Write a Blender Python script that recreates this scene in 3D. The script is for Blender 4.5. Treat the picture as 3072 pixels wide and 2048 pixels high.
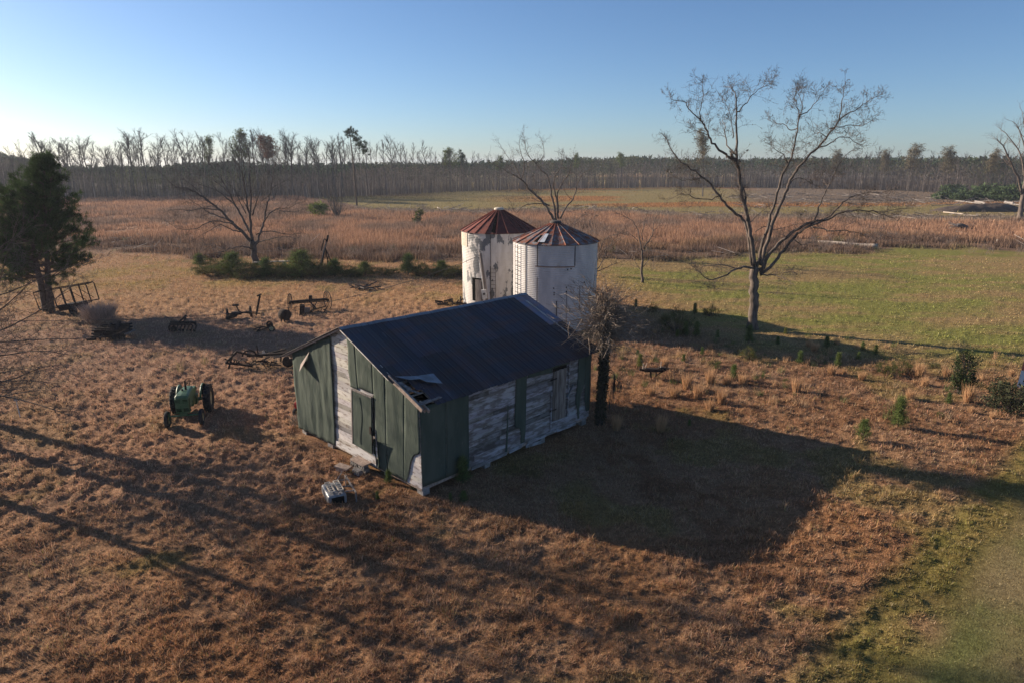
import bpy, bmesh, math, random
import numpy as np
from mathutils import Vector, Matrix, Euler

for _o in list(bpy.data.objects):
    bpy.data.objects.remove(_o)
SC = bpy.context.scene
COL = SC.collection
R = math.radians

# ------------------------------------------------------------------ camera
CAM_H, PITCH, FPX = 11.609, 0.2605, 1996.5
cd = bpy.data.cameras.new('camera')
cam = bpy.data.objects.new('camera', cd)
COL.objects.link(cam)
cd.sensor_width = 36.0
cd.lens = FPX / 3072 * 36
cd.clip_start, cd.clip_end = 0.1, 6000
cam.location = (0, 0, CAM_H)
cam.rotation_euler = (math.pi / 2 - PITCH, 0, 0)
SC.camera = cam

# ------------------------------------------------------------------ light
SUN_AZ, SUN_EL = R(155.0), R(18.7)      # azimuth from +X towards the sun
world = bpy.data.worlds.new('World')
SC.world = world
world.use_nodes = True
wn = world.node_tree
sky = wn.nodes.new('ShaderNodeTexSky')
sky.sky_type = 'NISHITA'
sky.sun_disc = False
sky.sun_elevation = SUN_EL
sky.sun_rotation = math.pi / 2 - SUN_AZ
sky.altitude = 0
sky.air_density = 0.8
sky.dust_density = 0.5
sky.ozone_density = 4.5
bg = wn.nodes['Background']
bg.inputs['Strength'].default_value = 0.066
wb = wn.nodes.new('ShaderNodeMix'); wb.data_type = 'RGBA'; wb.blend_type = 'MULTIPLY'; wb.inputs['Factor'].default_value = 1
wb.inputs['B'].default_value = (1.03, 1.02, 1.03, 1)      # white balance of the sky light
wn.links.new(sky.outputs[0], wb.inputs['A']); wn.links.new(wb.outputs['Result'], bg.inputs['Color'])
sl = bpy.data.lights.new('sun', 'SUN')
sl.energy = 5.0
sl.angle = R(0.53)
sl.color = (1.0, 0.85, 0.68)
sun = bpy.data.objects.new('sun', sl)
COL.objects.link(sun)
sdir = Vector((math.cos(SUN_AZ) * math.cos(SUN_EL), math.sin(SUN_AZ) * math.cos(SUN_EL), math.sin(SUN_EL)))
sun.rotation_euler = sdir.to_track_quat('Z', 'Y').to_euler()
sun.location = sdir * 60
SC.view_settings.view_transform = 'Standard'
SC.view_settings.look = 'None'
SC.view_settings.exposure = 0.98
SC.view_settings.gamma = 1.0
SC.cycles.max_bounces = 4
SC.cycles.diffuse_bounces = 1
SC.cycles.glossy_bounces = 2
SC.cycles.transmission_bounces = 2
SC.cycles.transparent_max_bounces = 4
SC.cycles.caustics_reflective = False
SC.cycles.caustics_refractive = False

# ------------------------------------------------------------------ helpers
def ray(px, py):
    """world direction of a pixel of the 3072x2048 photograph"""
    c, s = math.cos(PITCH), math.sin(PITCH)
    a, b = px - 1536.0, 1024.0 - py
    return np.array([a, FPX * c + b * s, -FPX * s + b * c])
def G(px, py, z=0.0):
    d = ray(px, py)
    t = (z - CAM_H) / d[2]
    return np.array([0, 0, CAM_H]) + t * d
def P(px, py, Y):
    d = ray(px, py)
    return np.array([0, 0, CAM_H]) + d * (Y / d[1])

def tag(o, label, cat, group=None, kind=None):
    if label: o['label'] = label
    if cat: o['category'] = cat
    if group: o['group'] = group
    if kind: o['kind'] = kind
    return o
def empty(name, loc, rz=0.0):
    o = bpy.data.objects.new(name, None)
    COL.objects.link(o)
    o.location = loc
    o.rotation_euler = (0, 0, rz)
    o.empty_display_size = 0.3
    return o

class MB:
    """collects shapes and links them as one mesh object"""
    def __init__(s):
        s.v, s.f, s.c = [], [], []
    def add(s, vs, fs, col=None):
        n = len(s.v)
        s.v.extend([tuple(map(float, q)) for q in vs])
        for q in fs:
            s.f.append([n + i for i in q])
            s.c.append(col)
    def box(s, c, size, rot=None, col=None):
        hx, hy, hz = size[0] / 2, size[1] / 2, size[2] / 2
        vs = [Vector((x, y, z)) for x in (-hx, hx) for y in (-hy, hy) for z in (-hz, hz)]
        if rot is not None:
            m = Euler(rot).to_matrix() if not isinstance(rot, Matrix) else rot
            vs = [m @ q for q in vs]
        vs = [q + Vector(c) for q in vs]
        s.add(vs, [(0, 1, 3, 2), (4, 6, 7, 5), (0, 4, 5, 1), (2, 3, 7, 6), (0, 2, 6, 4), (1, 5, 7, 3)], col)
    def beam(s, a, b, w, h, col=None, up=(0, 0, 1)):
        a, b = Vector(a), Vector(b)
        d = (b - a)
        L = d.length
        d.normalize()
        u = Vector(up)
        if abs(d.dot(u)) > 0.98: u = Vector((1, 0, 0))
        x = d.cross(u).normalized()
        y = x.cross(d).normalized()
        vs = []
        for p in (a, b):
            for sx, sy in ((-1, -1), (1, -1), (1, 1), (-1, 1)):
                vs.append(p + x * sx * w / 2 + y * sy * h / 2)
        s.add(vs, [(3, 2, 1, 0), (4, 5, 6, 7), (0, 1, 5, 4), (1, 2, 6, 5), (2, 3, 7, 6), (3, 0, 4, 7)], col)
    def tube(s, pts, rad, n=6, col=None, cap=True):
        pts = [np.asarray(q, float) for q in pts]
        if np.isscalar(rad): rad = [rad] * len(pts)
        k = len(pts)
        tang = [pts[min(i + 1, k - 1)] - pts[max(i - 1, 0)] for i in range(k)]
        t0 = tang[0] / (np.linalg.norm(tang[0]) + 1e-9)
        ref = np.array([0, 0, 1.0]) if abs(t0[2]) < 0.9 else np.array([1.0, 0, 0])
        vs = []
        for i in range(k):
            t = tang[i] / (np.linalg.norm(tang[i]) + 1e-9)
            x = np.cross(t, ref); x /= (np.linalg.norm(x) + 1e-9)
            y = np.cross(t, x)
            ref = np.cross(x, t)
            for j in range(n):
                a = 2 * math.pi * j / n
                vs.append(pts[i] + rad[i] * (math.cos(a) * x + math.sin(a) * y))
        fs = []
        for i in range(k - 1):
            for j in range(n):
                a, b = i * n + j, i * n + (j + 1) % n
                fs.append((a, b, b + n, a + n))
        if cap:
            fs.append(tuple(range(n)))
            fs.append(tuple((k - 1) * n + j for j in reversed(range(n))))
        s.add(vs, fs, col)
    def lathe(s, prof, n=32, c=(0, 0, 0), axis='z', col=None, a0=0.0, a1=2 * math.pi, closed=True):
        vs, fs = [], []
        m = n if closed else n + 1
        for r, h in prof:
            for j in range(m):
                a = a0 + (a1 - a0) * j / n
                p = (r * math.cos(a), r * math.sin(a), h)
                if axis == 'x': p = (p[2], p[0], p[1])
                if axis == 'y': p = (p[0], p[2], p[1])
                vs.append((p[0] + c[0], p[1] + c[1], p[2] + c[2]))
        for i in range(len(prof) - 1):
            for j in range(n):
                a, b = i * m + j, i * m + (j + 1) % m
                fs.append((a, b, b + m, a + m))
        s.add(vs, fs, col)
    def torus(s, c, R0, r, axis='x', n=28, k=8, col=None):
        prof = [(R0 + r * math.cos(2 * math.pi * i / k), r * math.sin(2 * math.pi * i / k)) for i in range(k + 1)]
        s.lathe(prof, n, c, axis, col)
    def prism(s, poly, y0, y1, plane='xz', col=None):
        """polygon in the xz (or xy, yz) plane extruded along the third axis"""
        def mk(a, b, t):
            return {'xz': (a, t, b), 'xy': (a, b, t), 'yz': (t, a, b)}[plane]
        n = len(poly)
        vs = [mk(a, b, y0) for a, b in poly] + [mk(a, b, y1) for a, b in poly]
        fs = [tuple(range(n)), tuple(reversed(range(n, 2 * n)))]
        for i in range(n):
            j = (i + 1) % n
            fs.append((i, j, j + n, i + n))
        s.add(vs, fs, col)
    def grid(s, fn, nu, nv, col=None):
        vs = [fn(i / nu, j / nv) for j in range(nv + 1) for i in range(nu + 1)]
        fs = [(j * (nu + 1) + i, j * (nu + 1) + i + 1, (j + 1) * (nu + 1) + i + 1, (j + 1) * (nu + 1) + i)
              for j in range(nv) for i in range(nu)]
        s.add(vs, fs, col)
    def build(s, name, mat, parent=None, smooth=False, fix=True):
        me = bpy.data.meshes.new(name)
        me.from_pydata(s.v, [], s.f)
        me.materials.append(mat)
        if True:
            ca = me.color_attributes.new('Col', 'FLOAT_COLOR', 'CORNER')
            buf = []
            for f, c in zip(s.f, s.c):
                c = c or (1, 1, 1)
                buf.extend([c[0], c[1], c[2], 1.0] * len(f))
            ca.data.foreach_set('color', buf)
        if fix:
            bm = bmesh.new(); bm.from_mesh(me)
            bmesh.ops.recalc_face_normals(bm, faces=bm.faces)
            bm.to_mesh(me); bm.free()
        if smooth:
            me.polygons.foreach_set('use_smooth', [True] * len(me.polygons))
        me.update()
        o = bpy.data.objects.new(name, me)
        COL.objects.link(o)
        if parent is not None: o.parent = parent
        return o

def soup(name, tris, cols, mat, parent=None, link=True):
    """triangle soup: tris (N,3,3), cols (N,3) or (N,3,3)"""
    tris = np.asarray(tris, np.float32)
    n = len(tris)
    me = bpy.data.meshes.new(name)
    me.vertices.add(3 * n); me.loops.add(3 * n); me.polygons.add(n)
    me.vertices.foreach_set('co', tris.reshape(-1))
    me.loops.foreach_set('vertex_index', np.arange(3 * n, dtype=np.int32))
    me.polygons.foreach_set('loop_start', np.arange(0, 3 * n, 3, dtype=np.int32))
    me.polygons.foreach_set('loop_total', np.full(n, 3, np.int32))
    if cols is not None:
        cols = np.asarray(cols, np.float32)
        if cols.ndim == 2: cols = np.repeat(cols[:, None, :], 3, 1)
        ca = me.color_attributes.new('Col', 'FLOAT_COLOR', 'POINT')
        ca.data.foreach_set('color', np.concatenate([cols.reshape(-1, 3), np.ones((3 * n, 1), np.float32)], 1).reshape(-1))
    me.materials.append(mat)
    me.update(calc_edges=True)
    o = bpy.data.objects.new(name, me)
    if link: COL.objects.link(o)
    if parent is not None: o.parent = parent
    return o

# ---- noise on arrays
def _h(ix, iy, s):
    n = (ix.astype(np.int64) * 374761393 + iy.astype(np.int64) * 668265263 + s * 974634779) & 0x7fffffff
    n = ((n ^ (n >> 13)) * 1274126177) & 0x7fffffff
    return ((n ^ (n >> 16)) & 0xffff) / 65535.0
def vn(x, y, s=0):
    x = np.asarray(x, float); y = np.asarray(y, float)
    ix, iy = np.floor(x), np.floor(y)
    fx, fy = x - ix, y - iy
    fx = fx * fx * (3 - 2 * fx); fy = fy * fy * (3 - 2 * fy)
    a, b, c, d = _h(ix, iy, s), _h(ix + 1, iy, s), _h(ix, iy + 1, s), _h(ix + 1, iy + 1, s)
    return (a + (b - a) * fx) * (1 - fy) + (c + (d - c) * fx) * fy
def fbm(x, y, s=0, o=3):
    r, a, t = 0.0, 1.0, 0.0
    for i in range(o):
        ca, sa = math.cos(0.6 * i), math.sin(0.6 * i)
        r = r + a * vn((x * ca - y * sa) * 2 ** i + 7.3 * i, (x * sa + y * ca) * 2 ** i - 3.1 * i, s + i)
        t += a; a *= 0.5
    return r / t
def sst(a, b, x):
    t = np.clip((x - a) / (b - a), 0, 1)
    return t * t * (3 - 2 * t)
def mix(a, b, t):
    t = np.asarray(t)[..., None]
    return np.asarray(a) * (1 - t) + np.asarray(b) * t

# ------------------------------------------------------------------ materials
def mat(name, base, var=None, scale=4.0, rough=0.85, bump=0.0, bscale=None, stretch=(1, 1, 1), metal=0.0,
        spec=0.2, attr=False, thr=(0.35, 0.65), detail=6.0, third=None, thr3=(0.6, 0.7), scale3=None, stretch3=None, bdist=0.02):
    m = bpy.data.materials.new(name)
    m.use_nodes = True
    nt = m.node_tree; N = nt.nodes; L = nt.links
    b = N['Principled BSDF']
    b.inputs['Roughness'].default_value = rough
    b.inputs['Metallic'].default_value = metal
    b.inputs['Specular IOR Level'].default_value = spec
    tc = N.new('ShaderNodeTexCoord')
    def noise(sc, st, dt=detail):
        mp = N.new('ShaderNodeMapping'); mp.inputs['Scale'].default_value = st
        L.new(tc.outputs['Object'], mp.inputs['Vector'])
        nz = N.new('ShaderNodeTexNoise'); nz.inputs['Scale'].default_value = sc
        nz.inputs['Detail'].default_value = dt; nz.inputs['Roughness'].default_value = 0.6
        L.new(mp.outputs[0], nz.inputs['Vector'])
        return nz.outputs['Fac']
    def rgb(c):
        n = N.new('ShaderNodeRGB'); n.outputs[0].default_value = (*c, 1); return n.outputs[0]
    col = rgb(base)
    def mixin(col, other, fac, th):
        mr = N.new('ShaderNodeMapRange'); mr.interpolation_type = 'SMOOTHSTEP'
        mr.inputs['From Min'].default_value, mr.inputs['From Max'].default_value = th
        L.new(fac, mr.inputs['Value'])
        mx = N.new('ShaderNodeMix'); mx.data_type = 'RGBA'
        L.new(mr.outputs[0], mx.inputs['Factor']); L.new(col, mx.inputs['A']); L.new(other, mx.inputs['B'])
        return mx.outputs['Result']
    if attr:
        at = N.new('ShaderNodeAttribute'); at.attribute_name = 'Col'
        mx = N.new('ShaderNodeMix'); mx.data_type = 'RGBA'; mx.blend_type = 'MULTIPLY'
        mx.inputs['Factor'].default_value = 1
        L.new(at.outputs['Color'], mx.inputs['A']); L.new(col, mx.inputs['B'])
        col = mx.outputs['Result']
    if var is not None:
        v = rgb(var)
        if attr:
            mx = N.new('ShaderNodeMix'); mx.data_type = 'RGBA'; mx.blend_type = 'MULTIPLY'
            mx.inputs['Factor'].default_value = 1
            L.new(at.outputs['Color'], mx.inputs['A']); L.new(v, mx.inputs['B'])
            v = mx.outputs['Result']
        col = mixin(col, v, noise(scale, stretch), thr)
    if third is not None:
        col = mixin(col, rgb(third), noise(scale3 or scale * 2.3, stretch3 or stretch), thr3)
    L.new(col, b.inputs['Base Color'])
    if bump > 0:
        bp = N.new('ShaderNodeBump'); bp.inputs['Strength'].default_value = bump
        bp.inputs['Distance'].default_value = bdist
        L.new(noise(bscale or scale * 3, stretch), bp.inputs['Height'])
        L.new(bp.outputs[0], b.inputs['Normal'])
    return m
def leafmat(name, tint=(1, 1, 1), trans=0.25):
    m = bpy.data.materials.new(name)
    m.use_nodes = True
    nt = m.node_tree; N = nt.nodes; L = nt.links
    N.remove(N['Principled BSDF'])
    at = N.new('ShaderNodeAttribute'); at.attribute_name = 'Col'
    d = N.new('ShaderNodeBsdfDiffuse'); t = N.new('ShaderNodeBsdfTranslucent')
    L.new(at.outputs['Color'], d.inputs['Color']); L.new(at.outputs['Color'], t.inputs['Color'])
    mx = N.new('ShaderNodeMixShader'); mx.inputs[0].default_value = trans
    L.new(d.outputs[0], mx.inputs[1]); L.new(t.outputs[0], mx.inputs[2])
    L.new(mx.outputs[0], N['Material Output'].inputs['Surface'])
    return m
M_BLADE = leafmat('grass_blades')
M_NEEDLE = leafmat('needles', trans=0.2)
M_BARK = mat('bark', (0.18, 0.14, 0.115), (0.075, 0.06, 0.05), 5, 0.95, 0.6, 14, (1, 1, 0.25), third=(0.10, 0.12, 0.06), thr3=(0.62, 0.75))
M_BARKP = mat('pine_bark', (0.13, 0.09, 0.07), (0.06, 0.045, 0.038), 8, 0.95, 0.6, 16, (1, 1, 0.4))
M_TWIG = mat('twig', (0.20, 0.155, 0.125), (0.11, 0.085, 0.07), 2, 0.95)
M_TWIGD = mat('twig_dark', (0.11, 0.09, 0.08), (0.06, 0.05, 0.045), 2, 0.95)
M_RUST = mat('rusty_iron', (0.055, 0.038, 0.030), (0.022, 0.018, 0.017), 7, 0.9, 0.4, 30, spec=0.1)
# ------------------------------------------------------------------ ground
BA = np.array([-9.517, 27.866]); BU = np.array([0.7221, -0.6918]); BE = np.array([0.6918, 0.7221])   # barn corner and axes
BW, BL = 8.69, 9.84
SILO = [(-1.09, 56.78, 3.15), (3.18, 48.99, 3.08)]

def belt(x, y):
    """0..1 weights of the zones behind the yard: dead brush edge, red broomsedge, brush line, far field"""
    t = x / np.maximum(y, 1)
    yb = 84 + 9 * (fbm(x * .05, y * .02, 5) - .5) * 2 + 7 * (fbm(x * .25, y * .12, 7) - .5) + 6 * sst(.15, .4, t) + 5 * sst(-.2, -.5, t)
    up = 166 - 22 * sst(.1, .3, t) + 75 * sst(-.2, -.32, t) + 16 * (fbm(x * .04, y * .03, 9) - .5) + 14 * (fbm(x * .16, y * .1, 10) - .5)
    gray = sst(yb - 1.5, yb + 1.5, y) * (1 - sst(yb + 8, yb + 18, y))
    broom = sst(yb + 6, yb + 16, y) * (1 - sst(up - 6, up + 2, y))
    brush = sst(up - 8, up, y) * (1 - sst(up + 12, up + 17, y)) * (1 - sst(-.2, -.3, t))
    field = sst(up + 10, up + 18, y)
    return gray, broom, brush, field, yb

def path_s(x, y):
    return (x - (7.9 + 1.14 * (y - 12.9)) + 1.0 * (fbm(x * .25, y * .25, 31) - .5)) / 1.52

def gcol(x, y, blade=False):
    x = np.asarray(x, float); y = np.asarray(y, float)
    n1 = fbm(x * .16, y * .16, 1); n2 = fbm(x * .55, y * .55, 2); n3 = fbm(x * 1.7, y * 1.7, 3, 2); n4 = fbm(x * .07, y * .07, 4)
    t = x / np.maximum(y, 1)
    brown = mix((.285, .172, .112), (.345, .23, .16), sst(.35, .65, n1 + .6 * (n3 - .5)))
    brown = mix(brown, (.145, .083, .052), sst(.55, .8, n2) * .4)
    brown = mix(brown, (.36, .205, .11), sst(.56, .75, fbm(x * .3 + 9, y * .3, 6)) * .35)
    # greyer, woollier thatch around the tractor
    wool = sst(-3, -9, x) * sst(17, 24, y) * (1 - sst(55, 64, y))
    brown = mix(brown, mix((.42, .285, .215), (.35, .22, .16), n2), wool * .85)
    tan = mix((.47, .275, .145), (.48, .32, .19), n2)
    c = mix(brown, tan, sst(46, 58, y) * (1 - sst(84, 92, y)) * .8)
    c = mix(c, (.23, .22, .075), sst(.60, .74, fbm(x * .4 + 3, y * .4, 8)) * .45 * (1 - wool * .6))
    # yellow green streak on the left yard
    ye = sst(-19, -30, x) * sst(60, 67, y) * (1 - sst(75, 86, y))
    c = mix(c, (.36, .27, .085), ye * sst(.36, .6, n1) * .6)
    # pasture on the right
    pa = sst(7, 17, x - .12 * (60 - y)) * sst(36, 47, y + .35 * (x - 17) + 4 * (n4 - .5))
    c = mix(c, mix((.37, .275, .14), (.26, .27, .085), sst(.36, .66, .6 * fbm(x * .09, y * .22, 12) + .4 * fbm(x * .4, y * .9, 13, 2))), pa)
    # green edge of the mown track and the track itself
    s = path_s(x, y)
    ge = sst(-1.5, -.5, s) * (1 - sst(.5, 1.6, s))
    c = mix(c, mix((.13, .17, .045), (.24, .22, .075), n3), ge * sst(.3, .6, n2 + .2) * .7)
    mow = sst(.2, 1.3, s) * (1 - sst(30, 40, y))
    c = mix(c, mix((.165, .205, .08), (.28, .25, .15), sst(.38, .68, .5 * n2 + .5 * n1)), mow * .9)
    # behind the yard
    gray, broom, brush, field, yb = belt(x, y)
    c = mix(c, mix((.20, .145, .12), (.27, .18, .125), n2), gray)
    b1 = fbm(x * .045, y * .025, 14)
    c = mix(c, mix(mix((.37, .225, .155), (.44, .27, .175), n2), (.26, .185, .145), sst(.42, .60, .6 * b1 + .4 * fbm(x * .2, y * .1, 16))), broom)
    c = mix(c, mix((.20, .165, .14), (.30, .24, .19), n3), brush)
    st = fbm(x * .012, y * .05, 15)
    f = mix((.34, .27, .135), (.28, .25, .115), n4)
    f = mix(f, (.40, .215, .10), sst(.54, .62, st) * sst(-20, 25, x))
    f = mix(f, (.24, .19, .15), sst(.30, .38, x / y) * sst(195, 220, y))
    c = mix(c, f, field)
    c = mix(c, (.17, .13, .10), sst(235, 260, y) * sst(-.05, -.2, t))
    c = c * mix((1.10, .985, .83), (1.05, 1.0, .94), sst(26, 44, y))
    return np.clip(c, .01, .9)

def lump(x, y):
    """tussocks of the unmown grass"""
    a = fbm(x * 1.9 + .4 * fbm(x, y, 40), y * 2.6, 21, 2)
    b = fbm(x * 5.0, y * 6.0, 22, 2)
    return sst(.28, .78, a) * .55 + sst(.3, .8, b) * .45
def gz(x, y):
    x = np.asarray(x, float); y = np.asarray(y, float)
    r = np.hypot(x, y)
    s = path_s(x, y)
    rough = 1 - .9 * sst(-.5, .8, s)
    rough = rough * (1 - .35 * sst(7, 17, x - .12 * (60 - y)) * sst(36, 47, y))
    wool = sst(-3, -9, x) * sst(17, 24, y) * (1 - sst(55, 64, y))
    amp = (.115 + .085 * wool) * rough * (1 - .4 * sst(60, 90, r)) * (1 - sst(150, 300, r))
    z = amp * (lump(x, y) - .45) + .22 * (fbm(x * .11, y * .11, 23) - .5) * (1 - sst(60, 200, r))
    d = np.stack([x - BA[0], y - BA[1]], -1)
    u, e = d @ BU, d @ BE
    ins = sst(-.8, .0, u) * (1 - sst(BW, BW + .8, u)) * sst(-.8, 0, e) * (1 - sst(BL, BL + .8, e))
    return z * (1 - ins) - .02 * ins

def build_ground():
    rr = [0.4, 2, 4, 6, 8]
    r = 9.5
    while r < 120:
        rr.append(r); r += max(.035, r * r / (11.6 * 683) * 1.4)
    while r < 2600:
        rr.append(r); r *= 1.035
    rr = np.array(rr)
    fr = np.linspace(-R(47), R(47), 760)
    bk = np.linspace(R(47), 2 * math.pi - R(47), 62)[1:-1]
    aa = np.concatenate([fr, bk])
    A_, R_ = np.meshgrid(aa, rr)
    x, y = (R_ * np.sin(A_)).ravel(), (R_ * np.cos(A_)).ravel()
    z = gz(x, y)
    nr, na = len(rr), len(aa)
    vs = np.stack([x, y, z], 1)
    i, j = np.meshgrid(np.arange(nr - 1), np.arange(na), indexing='ij')
    j2 = (j + 1) % na
    q = np.stack([i * na + j, (i + 1) * na + j, (i + 1) * na + j2, i * na + j2], -1).reshape(-1, 4)
    me = bpy.data.meshes.new('ground')
    n = len(vs)
    me.vertices.add(n + 1)
    me.vertices.foreach_set('co', np.concatenate([vs, [[0, 0, 0]]]).astype(np.float32).ravel())
    fan = np.stack([np.full(na, n), np.arange(na), (np.arange(na) + 1) % na], 1)
    idx = np.concatenate([q.ravel(), fan.ravel()]).astype(np.int32)
    tot = np.concatenate([np.full(len(q), 4), np.full(na, 3)]).astype(np.int32)
    st = np.concatenate([[0], np.cumsum(tot)[:-1]]).astype(np.int32)
    me.loops.add(len(idx)); me.polygons.add(len(tot))
    me.loops.foreach_set('vertex_index', idx)
    me.polygons.foreach_set('loop_start', st)
    me.polygons.foreach_set('loop_total', tot)
    me.polygons.foreach_set('use_smooth', np.ones(len(tot), bool))
    c = gcol(x, y) * np.array([.8, .78, .74])
    c = np.concatenate([c, [[.2, .15, .1]]])
    ca = me.color_attributes.new('Col', 'FLOAT_COLOR', 'POINT')
    ca.data.foreach_set('color', np.concatenate([c, np.ones((n + 1, 1))], 1).astype(np.float32).ravel())
    m = mat('ground_thatch', (1, 1, 1), (.62, .6, .58), 9, .95, .8, 22, (1, 1, 1), attr=True, spec=.05, bdist=.05)
    me.materials.append(m)
    me.update(calc_edges=True); me.validate()
    o = bpy.data.objects.new('ground', me); COL.objects.link(o)
    tag(o, None, None, None, 'structure')
    return o
build_ground()

rng = np.random.default_rng(11)
def inside_things(x, y):
    d = np.stack([x - BA[0], y - BA[1]], -1)
    u, e = d @ BU, d @ BE
    m = (u > -.05) & (u < BW + .05) & (e > -.05) & (e < BL + .05)
    for sx, sy, sr in SILO:
        m |= (x - sx) ** 2 + (y - sy) ** 2 < (sr + .05) ** 2
    return m
def blades(x, y, z, L, w, tilt, az, col, tipmul=1.25, curl=.35):
    """one bent blade = two triangles"""
    n = len(x)
    b = np.stack([x, y, z], 1)
    lean = np.stack([np.cos(az) * np.sin(tilt), np.sin(az) * np.sin(tilt), np.cos(tilt)], 1)
    side = np.stack([-np.sin(az + rng.normal(0, .6, n)), np.cos(az + rng.normal(0, .6, n)), np.zeros(n)], 1) * (w / 2)[:, None]
    tip = b + lean * L[:, None]
    tip[:, 2] -= curl * L * np.sin(tilt) * .4
    tip[:, 2] = np.maximum(tip[:, 2], z + .01)
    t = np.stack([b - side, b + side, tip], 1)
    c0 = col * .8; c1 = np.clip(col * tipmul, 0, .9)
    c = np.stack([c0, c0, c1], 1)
    return t, c
def lawn():
    N = 1300000
    lr = rng.uniform(math.log(11.3), math.log(105), N)
    r = np.exp(lr); a = rng.uniform(-R(44), R(44), N)
    x, y = r * np.sin(a), r * np.cos(a)
    lu = lump(x, y)
    s = path_s(x, y)
    mow = sst(.0, 1.0, s)
    wool = sst(-3, -9, x) * sst(17, 24, y) * (1 - sst(55, 64, y))
    lu = lu * wool + (.15 + .7 * lu) * (1 - wool)
    keep = (rng.random(N) < .16 + 1.1 * lu) & ~inside_things(x, y)
    keep &= rng.random(N) > .35 * mow
    wool = wool[keep]; x, y, r, lu, mow = x[keep], y[keep], r[keep], lu[keep], mow[keep]
    n = len(x)
    gray, broom, brush, field, yb = belt(x, y)
    lod = np.sqrt(r / 15)
    L = (.06 + .12 * rng.random(n) ** 1.5) * (.45 + 1.7 * lu ** 1.5) * lod ** .5 * (1 - .62 * mow) * (1.15 - .25 * wool)
    pa = sst(7, 17, x - .12 * (60 - y)) * sst(36, 47, y)
    L *= (1 - .45 * pa) * .84 * (1 - .35 * sst(-1.6, -.6, s[keep]) * (1 - mow))
    w = (.013 + .011 * rng.random(n)) * lod ** 1.4 * (1 - .3 * mow)
    tilt = np.abs(rng.normal(R(46), R(20), n))
    az = rng.uniform(0, 6.283, n) + .8 * np.sin(3 * fbm(x * .8, y * .8, 50, 2))
    z = gz(x, y) - .01
    col = gcol(x, y)
    col = col * rng.uniform(.48, 1.55, n)[:, None]
    col *= 1 + rng.normal(0, .05, (n, 3))
    g = rng.random(n) < .02 + .16 * sst(.66, .8, fbm(x * .7, y * .7, 18))
    col[g] = col[g] * .4 + np.array([.12, .17, .04]) * .6
    pl = rng.random(n) < .10
    col[pl] = col[pl] * .5 + np.array([.46, .36, .25]) * .5
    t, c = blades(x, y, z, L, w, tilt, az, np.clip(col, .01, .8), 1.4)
    o = soup('dry_grass', t, c, M_BLADE)
    tag(o, None, None, None, 'stuff')
lawn()
def tallgrass():
    N = 900000
    lr = rng.uniform(math.log(74), math.log(330), N)
    r = np.exp(lr); a = rng.uniform(-R(43), R(43), N)
    x, y = r * np.sin(a), r * np.cos(a)
    gray, broom, brush, field, yb = belt(x, y)
    t_ = x / y
    cl = fbm(x * .35, y * .35, 60, 2); cl2 = fbm(x * .09, y * .06, 61, 3)
    dens = broom * sst(.3, .6, cl * .6 + cl2 * .5) + gray * .95 * sst(.34, .56, cl) + brush * .35
    fr = sst(.54, .62, fbm(x * .012, y * .05, 15)) * sst(-20, 25, x)
    dens += field * (.05 + .5 * fr) + .5 * sst(225, 240, y) * sst(-.05, -.2, t_)
    k = rng.random(N) < dens
    x, y, r, gray, broom, brush, field, cl, cl2 = [q[k] for q in (x, y, r, gray, broom, brush, field, cl, cl2)]
    n = len(x)
    L = (.6 + .6 * rng.random(n)) * (.5 + .8 * cl2) * (broom + .85 * gray + .45 * brush + .3 * field + .2)
    w = (.05 + .05 * rng.random(n)) * (r / 100) ** .8
    tilt = np.abs(rng.normal(0, R(17), n)); az = rng.uniform(0, 6.28, n)
    col = gcol(x, y) * rng.uniform(.6, 1.35, n)[:, None]
    dk = rng.random(n) < .16 + .3 * gray
    col[dk] *= np.array([.5, .5, .55])
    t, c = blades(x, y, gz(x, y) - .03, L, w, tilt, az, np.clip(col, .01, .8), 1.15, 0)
    o = soup('tall_dry_grass', t, c, M_BLADE)
    tag(o, None, None, None, 'stuff')
tallgrass()

def scrub():
    """dead scrub along the foot of the red field: nobody could count it"""
    r_ = np.random.default_rng(33)
    N = 9000
    lr = np.exp(r_.uniform(math.log(74), math.log(190), N)); a = r_.uniform(-R(42), R(42), N)
    x, y = lr * np.sin(a), lr * np.cos(a)
    gray, broom, brush, field, yb = belt(x, y)
    near = sst(yb - 7, yb - 1, y) * (1 - sst(yb + 9, yb + 16, y))
    cl = fbm(x * .11, y * .16, 34, 2)
    k = (r_.random(N) < .30 * near * sst(.45, .6, cl) + .045 * broom * sst(.5, .7, cl) + .10 * brush)
    x, y = x[k], y[k]; n = len(x); m_ = 46
    h = r_.uniform(.7, 1.9, n) * (.7 + .6 * cl[k])
    X, Y, H = np.repeat(x, m_), np.repeat(y, m_), np.repeat(h, m_); K = len(X)
    b = np.stack([X + r_.normal(0, .25, K), Y + r_.normal(0, .25, K), gz(X, Y) + H * r_.uniform(0, .6, K)], 1)
    d = r_.normal(0, .55, (K, 3)); d[:, 2] = np.abs(d[:, 2]) + .6; d /= np.linalg.norm(d, axis=1)[:, None]
    L = H * r_.uniform(.3, .65, K); w = .035 * Y / 90
    sd = r_.normal(0, 1, (K, 3)); sd /= np.linalg.norm(sd, axis=1)[:, None]
    T = np.stack([b - sd * w[:, None] / 2, b + sd * w[:, None] / 2, b + d * L[:, None]], 1)
    g = np.repeat(r_.random(n), m_)[:, None]
    C = np.where(g < .12, np.array([[.11, .12, .055]]), np.where(g < .6, np.array([[.17, .135, .12]]), np.array([[.24, .185, .15]]))) * r_.uniform(.5, 1.4, (K, 1))
    o = soup('dead_scrub', T, C, M_BLADE)
    tag(o, None, None, None, 'stuff')
scrub()

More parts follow.
